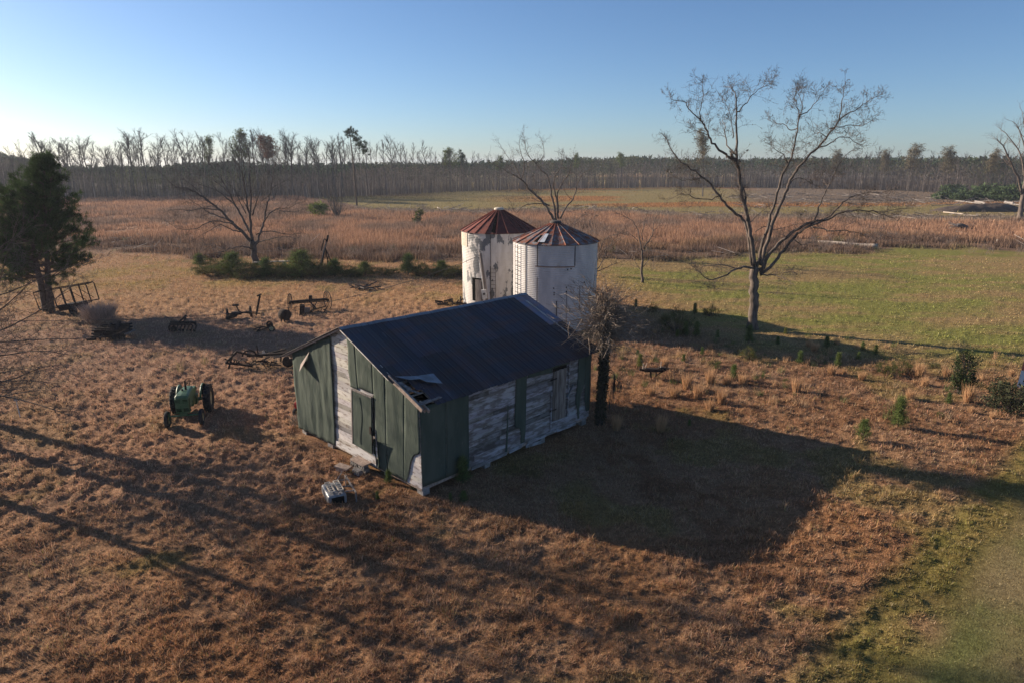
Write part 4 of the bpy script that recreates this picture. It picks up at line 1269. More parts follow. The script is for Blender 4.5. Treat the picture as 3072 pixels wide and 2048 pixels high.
def pine_proto(seed, h=1.5, full=1.0, yellow=0.0):
    random.seed(seed)
    cs, ds, cc = [], [], []
    mm = MB(); mm.tube([(0, 0, -.05), (.02, 0, h * .5), (0, .02, h * .95)], [.03 * h, .022 * h, .008 * h], 5)
    nw = 7
    for i in range(nw):
        z = h * (.12 + .83 * i / (nw - 1)); L = h * .36 * full * random.uniform(.6, 1.25) * (1 - .72 * i / (nw - 1))
        for a in range(6):
            an = a * 1.05 + i * .6 + random.uniform(-.3, .3)
            d = np.array([math.cos(an), math.sin(an), .55 + .1 * i])
            e = np.array([0, 0, z]) + unit(d) * L * random.uniform(.6, 1.1)
            mm.tube([(0, 0, z), tuple(e)], [.012 * h, .005 * h], 3, cap=False)
            for q in range(3):
                f = random.uniform(.35, 1); cs.append(np.array([0, 0, z]) * (1 - f) + e * f); ds.append(unit(d + np.array([0, 0, .6])))
                k = random.uniform(.6, 1.4); cc.append(((.115 + .07 * yellow) * k, (.155 + .03 * yellow) * k, .052 * k))
    cs.append(np.array([0, 0, h * .95])); ds.append(np.array([0, 0, 1.])); cc.append((.07, .115, .035))
    T, C = needle_tris(cs, ds, 15, .30 * h ** .6, .014 * h ** .5, cc, .75)
    return mm, T, C
PROTO = []
for i, (full, ye) in enumerate(((1.0, 0), (1.35, .1), (.62, .2), (1.1, .7))):
    mm, T, C = pine_proto(300 + i, 1.5, full, ye)
    o1 = soup('young_pine', T, C, M_NEEDLE, None, False)
    o2 = mm.build('stem', M_BARKP, None, False, False); COL.objects.unlink(o2)
    PROTO.append((o1, o2))
def scrub_proto(seed):
    random.seed(seed); cs, ds, cc = [], [], []
    mm = MB()
    for i in range(34):
        a = random.uniform(0, 6.283); r_ = .95 * random.random() ** .6; z = 1.5 * random.random() ** .8 * (1 - .55 * r_) + .08
        e = np.array([r_ * math.cos(a), r_ * math.sin(a), z])
        mm.tube([(e[0] * .15, e[1] * .15, 0), tuple(e)], [.016, .006], 3, cap=False)
        for q in range(3):
            cs.append(e * random.uniform(.75, 1.0) + rvec(.06)); ds.append(unit(e * np.array([.5, .5, 0]) + np.array([0, 0, 1.]))); k = random.uniform(.5, 1.4); g_ = random.random()
            cc.append(((.085 + .05 * g_) * k, .110 * k, .042 * k))
    T, C = needle_tris(cs, ds, 16, .30, .016, cc, .8)
    return mm, T, C
for i in range(2):
    mm, T, C = scrub_proto(330 + i)
    o1 = soup('pine_bush', T, C, M_NEEDLE, None, False); o2 = mm.build('stem', M_BARKP, None, False, False); COL.objects.unlink(o2)
    PROTO.append((o1, o2))
def put_pine(k, x, y, h, label, group, rz, cat='young pine', name='young_pine', wide=1.0):
    o1, o2 = PROTO[k]
    c = o1.copy(); COL.objects.link(c)
    c.name = name
    c.location = (x, y, float(gz(np.array([x]), np.array([y]))[0]) - .03)
    c.scale = (h / 1.5 * wide, h / 1.5 * wide, h / 1.5); c.rotation_euler = (0, 0, rz)
    tag(c, label, cat, group)
    d = o2.copy(); COL.objects.link(d); d.parent = c
    return c
def px_h(px, py, ptop):
    g = G(px, py); return max(.3, P(px, ptop, g[1])[2])
A4 = lambda x, y: (1800 + .3827 * x, 850 + .3827 * y)
B5 = lambda x, y: (2400 + .3827 * x, 850 + .3827 * y)
C2 = lambda x, y: (820 + .4465 * x, 850 + .4465 * y)
gp = 'young pines scattered in the grass right of the barn'
gpn = 'young pines growing along the barn foundation'
for i, (cv_, x, y, yt, k, lab) in enumerate((
    (A4, 1160, 585, 470, 5, 'bushy round young pine just below the foot of the large bare tree'),
    (A4, 1165, 462, 335, 0, 'upright bright green young pine touching the trunk of the large bare tree'),
    (A4, 895, 640, 555, 4, 'broad young pine rising behind the tallest orange grass clump'),
    (A4, 800, 555, 500, 0, 'low round young pine between the bin shadow and the orange clumps'),
    (A4, 655, 605, 550, 2, 'tiny thin young pine left of the broad orange grass clump'),
    (A4, 1045, 745, 640, 0, 'dark young pine standing among three orange grass clumps'),
    (A4, 1565, 620, 530, 0, 'single young pine in open grass right of the large bare tree'),
    (A4, 670, 412, 310, 2, 'left of two pale young pines at the sunlit edge of the bin shadow'),
    (A4, 755, 415, 310, 2, 'right of two pale young pines at the sunlit edge of the bin shadow'),
    (A4, 605, 420, 368, 3, 'small yellowish pine at the lower left edge of the bin shadow'),
    (A4, 600, 385, 165, 5, 'tallest dark young pine inside the bin shadow'),
    (A4, 870, 260, 150, 4, 'dark young pine on the far edge of the bin shadow, nearest the big trunk'),
    (A4, 742, 245, 165, 2, 'thin dark young pine on the far edge of the bin shadow'),
    (A4, 405, 225, 150, 4, 'small dark young pine at the far edge of the bin shadow near the bins'),
    (A4, 280, 190, 130, 2, 'short dark pine above the twig mop at the start of the bin shadow'),
    (A4, 920, 430, 370, 2, 'faint young pine inside the bin shadow left of the big trunk'),
    (A4, 1390, 478, 418, 0, 'small young pine on the lower edge of the bin shadow right of the big trunk'),
    (A4, 1452, 392, 345, 3, 'little yellow green pine inside the bin shadow right of the big trunk'),
    (A4, 1775, 500, 415, 0, 'young pine in dry weeds at the tip of the bin shadow'),
    (A4, 312, 650, 560, 3, 'yellowish young pine right behind the small iron implement'),
    (A4, 295, 560, 515, 0, 'small green pine uphill of the small iron implement'),
    (A4, 700, 1110, 1060, 2, 'tiny pine in the dark far edge of the barn shadow'),
    (B5, 490, 1225, 1085, 1, 'round young pine at the very edge of the barn shadow'),
    (B5, 765, 1120, 905, 2, 'tall thin young pine casting a long thin shadow at the right'),
    (B5, 1095, 1035, 985, 5, 'small flat topped young pine right of the tall thin one'),
    (B5, 1165, 930, 850, 0, 'young pine just below the vine covered dark shrub at the right'),
    (B5, 800, 690, 560, 5, 'dark wide young pine beside a shaded gap in the right thicket'),
    (B5, 655, 695, 585, 4, 'pale wide young pine at the left of the right thicket'),
    (B5, 725, 720, 620, 5, 'low young pine in the middle of the right thicket'),
    (B5, 1060, 665, 605, 4, 'small round pine at the right end of the thicket'),
    (B5, 590, 560, 485, 2, 'thin young pine above the thicket at the pasture edge'),
    (B5, 490, 520, 455, 0, 'small young pine at the pasture edge left of the thicket'),
    (B5, 295, 645, 540, 2, 'thin grey green young pine between two orange clumps left of the thicket'),
    (B5, 205, 475, 415, 2, 'young pine at the outer end of the bin shadow'),
    (B5, 455, 600, 540, 0, 'dull green young pine uphill of the thicket'),
)):
    q = cv_(x, y); g = G(*q)
    put_pine(k, g[0], g[1], px_h(q[0], q[1], cv_(x, yt)[1]), lab, gp, i * 1.7)
for i, (x, y, yt, k, lab) in enumerate(((775, 1335, 1255, 0, 'young pine in front of the bulging tar paper flap'), (950, 1370, 1290, 3, 'yellowish young pine at the near barn corner'),
        (1275, 1330, 1175, 0, 'tall shaded young pine against the dark side wall of the barn'), (1280, 1450, 1380, 1, 'bushy pine in the shade right of the near barn corner'),
        (700, 1440, 1390, 2, 'tiny young pine in the grass right of the white appliance'), (1190, 1450, 1400, 2, 'thin pine in the shade closest to the near barn corner'))):
    q = C2(x, y); g = G(*q)
    put_pine(k, g[0], g[1], px_h(q[0], q[1], C2(x, yt)[1]), lab, gpn, i * 2.1)
# bushy pine row behind the yard
gb = 'bushy young pines in a row left of the bins'
rowl = [(640, 830, 775, 1.3, 'leftmost low bush of the pine row, under the wide bare tree'), (700, 828, 768, 1.4, 'second bush of the pine row, left of the bare trunk'),
        (745, 835, 790, 1.5, 'dark low bush below the trunk of the wide bare tree'), (800, 832, 782, 1.3, 'bush right behind the old plank in the pine row'),
        (850, 830, 775, 1.4, 'mid green bush between the plank and the iron frame'), (905, 833, 765, 1.5, 'tall bush left of the leaning iron frame'),
        (955, 832, 778, 1.3, 'bush at the left foot of the leaning iron frame'), (1005, 830, 786, 1.5, 'dark bush at the right foot of the leaning iron frame'),
        (1045, 832, 795, 1.3, 'low bush right of the iron frame'), (1095, 828, 792, 1.5, 'low bush at the middle gap of the pine row'),
        (1150, 825, 798, 1.6, 'lowest bush in the thin part of the pine row'), (1225, 824, 770, 1.2, 'tallest dark bush of the pine row'),
        (1275, 826, 785, 1.5, 'bush second from the farther bin'), (1325, 828, 788, 1.4, 'dark bush between two others near the bin wall'),
        (1365, 832, 790, 1.3, 'bush touching the wall of the farther bin'), (600, 800, 768, 1.6, 'sparse bush at the far left end of the pine row')]
for i, (px_, py_, pt_, wd, lab) in enumerate(rowl):
    g = G(px_, py_)
    put_pine((4, 1, 5, 0)[i % 4], g[0], g[1], px_h(px_, py_, pt_) * 1.05, lab, gb, i * 1.3, 'pine bush', 'pine_bush', wd * 1.25)
    g = G(px_ + 22, py_ - 6)
    put_pine(4 + i % 2, g[0], g[1], px_h(px_, py_, pt_) * .85, 'smaller bush filling in behind: ' + lab if len(lab.split()) < 11 else 'smaller bush just behind the ' + ' '.join(lab.split()[:9]), gb, i * 2.3, 'pine bush', 'pine_bush', wd * 1.3)

# orange broomsedge clumps
def clump_mesh(seed):
    r_ = np.random.default_rng(seed); n = 240
    a = r_.uniform(0, 6.28, n); rr_ = .22 * np.sqrt(r_.random(n))
    b = np.stack([rr_ * np.cos(a), rr_ * np.sin(a), np.zeros(n)], 1)
    d = np.stack([np.cos(a) * rr_ * 1.2 + r_.normal(0, .12, n), np.sin(a) * rr_ * 1.2 + r_.normal(0, .12, n), np.ones(n)], 1)
    L = r_.uniform(.5, 1.05, n)
    sd = r_.normal(0, 1, (n, 3)); sd[:, 2] = 0; sd /= np.linalg.norm(sd, axis=1)[:, None]
    T = np.stack([b - sd * .015, b + sd * .015, b + d * L[:, None]], 1)
    C = np.array([.58, .35, .19])[None] * r_.uniform(.55, 1.3, (n, 1))
    return T, C
CL = [soup('broomsedge_clump', *clump_mesh(i), M_BLADE, None, False) for i in range(3)]
gc = 'orange broomsedge clumps right of the barn'
for i, (cv_, x, y, yt, lab) in enumerate((
    (A4, 680, 820, 670, 'orange grass clump left of the broad young pine'), (A4, 765, 895, 755, 'dense pale orange clump below the broad young pine'),
    (A4, 860, 775, 630, 'broadest orange clump directly under the broad young pine'), (A4, 950, 940, 800, 'V shaped orange clump closest to the barn shadow edge'),
    (A4, 860, 990, 880, 'faint orange clump touching the barn shadow edge'), (A4, 1120, 780, 680, 'orange clump right of the dark pine among clumps'),
    (A4, 1540, 835, 690, 'lone slim orange clump far right of the others in open grass'), (A4, 585, 885, 780, 'thin leaning orange clump downhill of the iron implement'),
    (A4, 505, 655, 540, 'orange tuft standing behind the small iron implement'), (A4, 400, 870, 770, 'thin straw tuft below the small iron implement'),
    (A4, 1000, 780, 680, 'orange clump left of the dark pine among clumps'), (A4, 430, 395, 350, 'short orange tuft on the lower edge of the bin shadow'),
    (A4, 865, 505, 455, 'small orange tuft under the bin shadow left of the big trunk'), (A4, 1690, 520, 445, 'pale tuft at the tip of the bin shadow'),
    (A4, 1640, 490, 415, 'thin straw tuft left of the pale one at the bin shadow tip'), (A4, 1812, 705, 610, 'pale clump in open grass left of the right thicket'),
    (A4, 475, 1160, 1000, 'brown tuft standing inside the barn shadow'), (A4, 130, 1140, 1000, 'dim tuft beside the vine covered trunk in the barn shadow'),
    (B5, 485, 745, 655, 'orange clump at the lower left of the right thicket'), (B5, 930, 725, 585, 'tall orange clump in the shaded gap of the thicket'),
    (B5, 980, 795, 700, 'pair of orange stalk bunches below the thicket gap'), (B5, 1150, 730, 635, 'orange clump left of the vine covered dark shrub'),
    (B5, 1315, 925, 765, 'largest straw coloured clump near the right edge'), (B5, 860, 895, 795, 'slanting straw clump below the thicket'),
    (B5, 345, 705, 645, 'small orange clump left of the thicket'), (B5, 1655, 715, 645, 'small orange tuft near the metal sheet at the right edge'),
    (B5, 1290, 615, 570, 'faint pale tuft uphill at the right'), (B5, 110, 525, 445, 'dry tuft at the lower edge of the bin shadow tip'),
    (B5, 290, 475, 415, 'curved dry tuft at the far end of the bin shadow'), (B5, 830, 705, 635, 'orange clump between the two wide thicket pines'),
    (B5, 1510, 1040, 970, 'pale tuft below the grey shrub at the right edge'), (B5, 1345, 1000, 930, 'thin pale tuft below the largest straw clump'))):
    q = cv_(x, y); g = G(*q); h = px_h(q[0], q[1], cv_(x, yt)[1])
    c = CL[i % 3].copy(); COL.objects.link(c); c.name = 'broomsedge_clump'
    c.location = (g[0], g[1], float(gz(g[:1], g[1:2])[0]) - .03); c.rotation_euler = (0, 0, i * 1.1)
    wdt = h * (.75 if h > .8 else .95); c.scale = (wdt, wdt, h)
    tag(c, lab, 'grass clump', gc)

def leafy(name, label, cat, loc, rx, h, n, col, seed, size=.09, stem=True, twig=0, group=None):
    r_ = np.random.default_rng(seed); random.seed(seed)
    t = empty(name, tuple(loc)); tag(t, label, cat, group)
    nc = max(8, n // 60)
    cc = r_.normal(0, 1, (nc, 3)); cc /= np.linalg.norm(cc, axis=1)[:, None]; cc *= r_.uniform(.25, 1, (nc, 1)) ** .5
    i = r_.integers(0, nc, n)
    p = cc[i] + r_.normal(0, .22, (n, 3))
    p = p * np.array([rx, rx, h / 2]) + np.array([0, 0, h * .52]); p[:, 2] = np.maximum(p[:, 2], .02)
    T = np.stack([p, p + r_.normal(0, size, (n, 3)), p + r_.normal(0, size, (n, 3))], 1)
    C = np.array(col)[None] * (r_.uniform(.5, 1.5, (nc, 1))[i]) * r_.uniform(.7, 1.3, (n, 1))
    soup('foliage', T, C, M_NEEDLE, t)
    tw = Twigs()
    for k in range(6 + twig):
        a = random.uniform(0, 6.28)
        tw.branch(np.array([random.gauss(0, .05), random.gauss(0, .05), 0]), np.array([math.cos(a) * .6 * rx / h, math.sin(a) * .6 * rx / h, 1]), h * random.uniform(.6, 1.0), .02 + .006 * h, 2, .2, .15, 3)
    tw.mb.build('stems', M_TWIGD, t, False, False)
    return t
g = G(*B5(1660, 1005)); leafy('evergreen_shrub', 'grey green round shrub at the right edge below the metal sheet', 'shrub', g, 1.15, 1.35, 2600, (.055, .058, .032), 61, .07, twig=8)
g = G(*B5(1255, 865)); leafy('vine_shrub', 'dark tall shrub hung with dead vines in the right thicket', 'shrub', g, .55, 2.1, 1700, (.045, .06, .026), 62, .07, twig=8)
g = G(957, 652); leafy('green_shrub', 'bright yellow green shrub alone in the red grass field', 'shrub', g, 1.9, 3.0, 1500, (.15, .19, .04), 63, .22)
g = G(1013, 658)
random.seed(64)
t = empty('dark_bush_tree', tuple(g)); tag(t, 'dark leafless bushy tree next to the bright green shrub in the red field', 'tree')
tw = Twigs()
for k in range(16):
    a = random.uniform(0, 6.28)
    tw.branch(np.array([0, 0, 0.]), np.array([math.cos(a) * .3, math.sin(a) * .3, 1]), random.uniform(3.5, 8.2), .09, 3, .15, .12, 4)
tw.mb.build('crown', M_TWIGD, t, False, False)
tw.build_thin('twigs', M_TWIGD, t)
g = G(1258, 676); leafy('green_shrub', 'small dull green shrub in the red grass left of the bins', 'shrub', g, .9, 2.6, 500, (.10, .11, .035), 65, .2)
g = G(300, 965)
# dead weed bush by the cage trailer
def weed(name, label, loc, h, rx, n, seed, col=(.30, .20, .15)):
    r_ = np.random.default_rng(seed)
    a = r_.uniform(0, 6.28, n); rr_ = rx * .55 * np.sqrt(r_.random(n))
    b = np.stack([rr_ * np.cos(a), rr_ * np.sin(a), r_.uniform(0, .5 * h, n)], 1)
    d = np.stack([np.cos(a) * .45 + r_.normal(0, .35, n), np.sin(a) * .45 + r_.normal(0, .35, n), np.ones(n)], 1)
    sd = r_.normal(0, 1, (n, 3)); sd[:, 2] = 0; sd /= np.linalg.norm(sd, axis=1)[:, None]
    T = np.stack([b - sd * .012, b + sd * .012, b + d * (h * .55 * r_.uniform(.5, 1.1, (n, 1)))], 1)
    o = soup(name, T, np.array(col)[None] * r_.uniform(.5, 1.3, (n, 1)), M_BLADE)
    o.location = tuple(loc); tag(o, label, 'dead weeds')
weed('dead_weed_bush', 'rounded bush of pinkish dead weeds at the right end of the cage trailer', (g[0], g[1], 0), 1.7, 1.9, 1900, 71, (.52, .37, .29))
for i, (px_, py_, h, lab) in enumerate(((540, 1118, 1.0, 'thin dead weed stalks left of the old plough at mid left'), (615, 1095, .8, 'sparse green weed stalks uphill of the green tractor'))):
    g = G(px_, py_); weed('weed_stalks', lab, (g[0], g[1], 0), h, .3, 50, 75 + i, (.25, .2, .1))
# ------------------------------------------------------------------ woodland
M_FTRUNK = mat('forest_bark', (.13, .11, .10), (.07, .06, .056), .8, .95, attr=True)
def forest_proto(seed, crown0, width, ntw, leaf=None, leafn=0, fork=0):
    """unit-height (20 m) bare forest tree"""
    random.seed(seed)
    H = 20.0
    tw = Twigs(); mb = tw.mb
    top = np.array([random.uniform(-.8, .8), random.uniform(-.8, .8), H])
    tr = smooth_poly([np.array([0, 0, -.5]), np.array([random.uniform(-.3, .3), random.uniform(-.3, .3), H * .35]), np.array([random.uniform(-.5, .5), random.uniform(-.5, .5), H * .7]), top], 3)
    k = len(tr)
    mb.tube(tr, [.20 * (1 - .8 * i / (k - 1)) for i in range(k)], 5, cap=False)
    lv = []
    for i in range(ntw):
        f = crown0 + (1 - crown0) * (i + random.random()) / ntw
        j = min(int(f * (k - 1)), k - 2); p = tr[j] + (tr[j + 1] - tr[j]) * (f * (k - 1) - j)
        a = random.uniform(0, 6.28)
        d = np.array([math.cos(a), math.sin(a), random.uniform(1.3, 2.8)])
        L = H * width * random.uniform(.6, 1.25) * (1.15 - .60 * f)
        q = [p]; dd = unit(d)
        for s_ in range(4):
            dd = unit(dd + rvec(.10) + np.array([0, 0, .10])); q.append(q[-1] + dd * L / 4)
        mb.tube(q, [.075, .06, .045, .035, .02], 3, cap=False)
        for c in range(9):
            g = random.uniform(.25, 1); jj = min(int(g * 4), 3); b = q[jj] + (q[jj + 1] - q[jj]) * (g * 4 - jj)
            e = b + unit(dd + rvec(.42) + np.array([0, 0, .3])) * L * random.uniform(.25, .5)
            tw.thin(b, e, .05); lv.append(e)
            for _ in range(5):
                h_ = b + (e - b) * random.uniform(.3, .95)
                e2 = h_ + unit(unit(e - b) + rvec(.6) + np.array([0, 0, .2])) * L * random.uniform(.12, .26)
                tw.thin(h_, e2, .030); lv.append(e2)
    trunk = mb.build('bare_forest_tree', M_FTRUNK, None, False, False)
    # merge the thin twigs in
    me = trunk.data
    bm = bmesh.new(); bm.from_mesh(me)
    for a, b, c in tw.tr:
        bm.faces.new([bm.verts.new(a), bm.verts.new(b), bm.verts.new(c)])
    bm.to_mesh(me); bm.free()
    if 'Col' in me.color_attributes: me.color_attributes.remove(me.color_attributes['Col'])
    ca = me.color_attributes.new('Col', 'FLOAT_COLOR', 'POINT')
    kk = random.uniform(.8, 1.25)
    ca.data.foreach_set('color', np.tile(np.array([kk, kk, kk, 1], np.float32), len(me.vertices)))
    COL.objects.unlink(trunk)
    leafo = None
    if leaf is not None:
        T = []
        r_ = np.random.default_rng(seed)
        for e in lv:
            for _ in range(leafn):
                p = e + r_.normal(0, .35, 3); T.append((p, p + r_.normal(0, .16, 3), p + r_.normal(0, .16, 3)))
        T = np.array(T)
        leafo = soup('crown', T, np.array(leaf)[None] * r_.uniform(.5, 1.5, (len(T), 1)), M_NEEDLE, None, False)
    return trunk, leafo
FP = [forest_proto(500 + i, c, w, n) for i, (c, w, n) in enumerate(((.48, .24, 14), (.55, .20, 12), (.42, .28, 15), (.60, .18, 11), (.50, .24, 13), (.62, .18, 11), (.45, .24, 13), (.52, .27, 13)))]
def base_line(px):
    xs = [-200, 0, 300, 600, 1000, 1200, 1400, 1700, 2000, 2300, 2700, 2900, 3300]
    ys = [215, 222, 228, 232, 238, 262, 292, 322, 345, 340, 300, 262, 250]
    return float(np.interp(px, xs, ys))
def top_line(px):
    xs = [-200, 0, 60, 150, 300, 600, 900, 1010, 1100, 1200, 1300, 1400, 1600, 1900, 2300, 2700, 3000, 3300]
    ys = [420, 432, 440, 425, 432, 420, 424, 432, 430, 446, 452, 470, 478, 484, 488, 462, 462, 460]
    return float(np.interp(px, xs, ys))
random.seed(77)
def fput(k, px, Y, ptop, label, group, cat='tree', name='bare_forest_tree', leaf=None, wide=1.0):
    p = P(px, 600, Y); h = P(px, ptop, Y)[2]
    o = FP[k][0].copy() if leaf is None else leaf[0].copy()
    COL.objects.link(o); o.name = name
    s = h / 20.0
    o.location = (p[0], p[1], 0); o.scale = (s * wide, s * wide, s); o.rotation_euler = (random.uniform(-.04, .04), random.uniform(-.04, .04), random.uniform(0, 6.28))
    tag(o, label, cat, group)
    if leaf is not None and leaf[1] is not None:
        c = leaf[1].copy(); COL.objects.link(c); c.parent = o
    return o
FL = 'tall bare grey tree among the crowded trunks of the far woodland edge'
FG = 'bare trees of the far woodland edge'
n = 0
for i in range(176):
    px = -60 + 1130 * (i + random.uniform(-.35, .35)) / 176
    Y = base_line(px) + abs(random.gauss(0, 9))
    w_ = float(fbm(np.array([px / 55.]), np.array([.5]), 97, 2)[0])
    tall = random.random() < .15 + 1.0 * max(0, w_ - .25)
    fput(random.randrange(8), px, Y, top_line(px) + random.uniform(-12, 22) + 50 * (.55 - w_) + (0 if tall else random.uniform(30, 75)), FL, FG, wide=random.uniform(1.1, 1.9) if tall else random.uniform(.8, 1.3))
for i in range(118):
    px = 1070 + 2060 * (i + random.uniform(-.4, .4)) / 118
    Y = base_line(px) + abs(random.gauss(0, 8))
    hi = 20 if px < 2600 else 30
    w_ = float(fbm(np.array([px / 70.]), np.array([3.5]), 98, 2)[0])
    fput(random.randrange(8), px, Y, top_line(px) + random.uniform(-8, hi) + 36 * (.5 - w_), FL, FG, wide=random.uniform(1.0, 1.7))
# leafing and brown-leaved trees that stand out
LG = forest_proto(601, .5, .24, 13, (.13, .155, .055), 5)
LB = forest_proto(602, .62, .24, 13, (.15, .072, .045), 9)
LP = forest_proto(603, .4, .26, 15, (.17, .14, .085), 6)
for k, (px, Y, pt, lf, lab, w) in enumerate(((735, 236, 415, LG, 'tree with pale green new leaves above the wide bare tree', 1.3), (822, 226, 437, LB, 'tree with a rounded crown of brown leaves in the far woodland', 1.5),
        (645, 238, 432, LG, 'thinner tree with pale green buds left of the brown leaved one', 1.0), (1350, 290, 462, LG, 'broad green leafed tree left of the bins in the far woodland', 2.0),
        (1728, 318, 474, LG, 'bright green tree in the far woodland behind the twisted bare tree', 1.0), (1500, 298, 482, LG, 'low green tree in the far woodland above the farther bin', 1.2),
        (1860, 335, 472, LG, 'dull green tree in the far woodland left of the budding field tree', 1.5))):
    fput(0, px, Y, pt, lab, 'leafing trees of the far woodland', leaf=lf, name='leafing_tree', wide=w)
o = fput(0, 2107, 248.5, 420, 'budding tree standing alone in the far field behind the large pecan', None, leaf=LP, name='budding_tree', wide=1.25)
for k, (px, pt, w) in enumerate(((2720, 455, 1.9), (2835, 462, 1.8), (2500, 468, 1.5), (2950, 470, 1.4), (2640, 470, 1.4))):
    fput(0, px, base_line(px) + 2, pt, ('broad', 'wide topped', 'small rounded', 'pale', 'slanting')[k] + ' fine twigged tree rising above the far woodland at the right', 'fine twigged trees at the right', leaf=LP, name='budding_tree', wide=w)
# tall trees at the right edge
cv5 = lambda x, y: (2400 + .3634 * x, 300 + .3634 * y)
re_l = [([(1835, 780), (1800, 640), (1750, 540), (1690, 400), (1640, 345), (1600, 308)], .30, .03, (0, -3)), ([(1840, 760), (1870, 600), (1880, 400), (1860, 250), (1835, 100)], .42, .04, (0, 2)),
        ([(1855, 640), (1830, 480), (1780, 380), (1700, 280), (1650, 240)], .2, .03, (0, 3)), ([(1870, 500), (1900, 350), (1950, 250)], .2, .03, (0, -2)), ([(1860, 420), (1830, 300), (1790, 210), (1760, 180)], .16, .03, (0, 1)), ([(1840, 800), (1780, 700), (1740, 660)], .12, .03, (0, -1))]
traced_tree('bare_tree', 'tall leaning bare tree cut by the right edge of the photo', 'tree', (3061, 657), 147.0, ([(1812, 985), (1825, 900), (1845, 770)], .55, .45, (0, 0)), re_l, cv5, None,
    dict(dens=.7, len=4.2, r=.06, lev=2, up=.2, wob=.22, kids=5, f0=.2), 110, M_BARK, M_TWIG, 7)
# lone pine in the field
random.seed(42)
g = G(1071, 620)
t = empty('lone_pine', tuple(g)); tag(t, 'very tall thin pine with a small lopsided crown alone before the far woodland', 'tree')
hp = P(1065, 387, g[1])[2]
m = MB(); m.tube([(0, 0, -.3), (-.2, 0, hp * .5), (-.6, 0, hp * .8), (-.9, 0, hp)], [.30, .22, .14, .05], 7); m.build('trunk', M_BARKP, t, True)
cs, ds, cc = [], [], []; m = MB()
for (dx, fz, s_) in ((-1.0, .985, 1.0), (-.2, .965, 1.1), (-1.7, .95, .8), (.6, .93, 1.1), (-.9, .91, 1.0), (1.1, .88, 1.0), (1.6, .84, 1.1), (2.3, .81, 1.2), (3.2, .775, 1.1), (1.4, .79, .8), (2.6, .73, .9), (3.3, .70, .7), (.3, .86, .8)):
    for q in range(7):
        cs.append(np.array([dx + random.gauss(0, .45 * s_), random.gauss(0, .6), hp * fz + random.gauss(0, .38)])); ds.append((.3, 0, .9)); k = random.uniform(.6, 1.4); cc.append((.035 * k, .055 * k, .027 * k))
    m.tube([(-.7, 0, hp * (fz - .03)), (dx, 0, hp * fz)], [.06, .03], 3, cap=False)
for k in range(14):
    z = hp * random.uniform(.3, .75); a = random.uniform(0, 6.28); m.tube([(-.25, 0, z), (-.25 + math.cos(a) * .9, math.sin(a) * .9, z + .25)], [.04, .02], 3, cap=False)
m.build('branches', M_BARKP, t, False, False)
T, C = needle_tris(cs, ds, 34, .75, .09, cc, .9); soup('crown', T, C, M_NEEDLE, t)
# dead snags and dark pines rising from the woods
for k, (px, Y, pt, lab) in enumerate(((1385, 300, 452, 'left of two dark pines rising over the woodland above the bins'), (1393, 306, 466, 'lower dark pine beside the taller one over the woodland'), (1340, 300, 466, 'rounded dark pine over the woodland left of the bins'))):
    p = P(px, 600, Y); h = P(px, pt, Y)[2]
    t = empty('far_pine', (p[0], p[1], 0)); tag(t, lab, 'tree', 'dark pines over the far woodland')
    m = MB(); m.tube([(0, 0, -.3), (0, 0, h)], [.25, .06], 5); m.build('trunk', M_BARKP, t)
    cs, ds, cc = [], [], []
    for q in range(70):
        z = h * random.uniform(.62, 1.0); rr_ = 1.9 * (1.15 - (z / h - .62) / .38) ** .6; a = random.uniform(0, 6.28)
        cs.append((rr_ * math.cos(a) * random.random() ** .5, rr_ * math.sin(a), z)); ds.append((0, 0, .7)); kk = random.uniform(.6, 1.4); cc.append((.035 * kk, .055 * kk, .03 * kk))
    T, C = needle_tris(cs, ds, 12, 1.0, .16, cc, .9); soup('crown', T, C, M_NEEDLE, t)

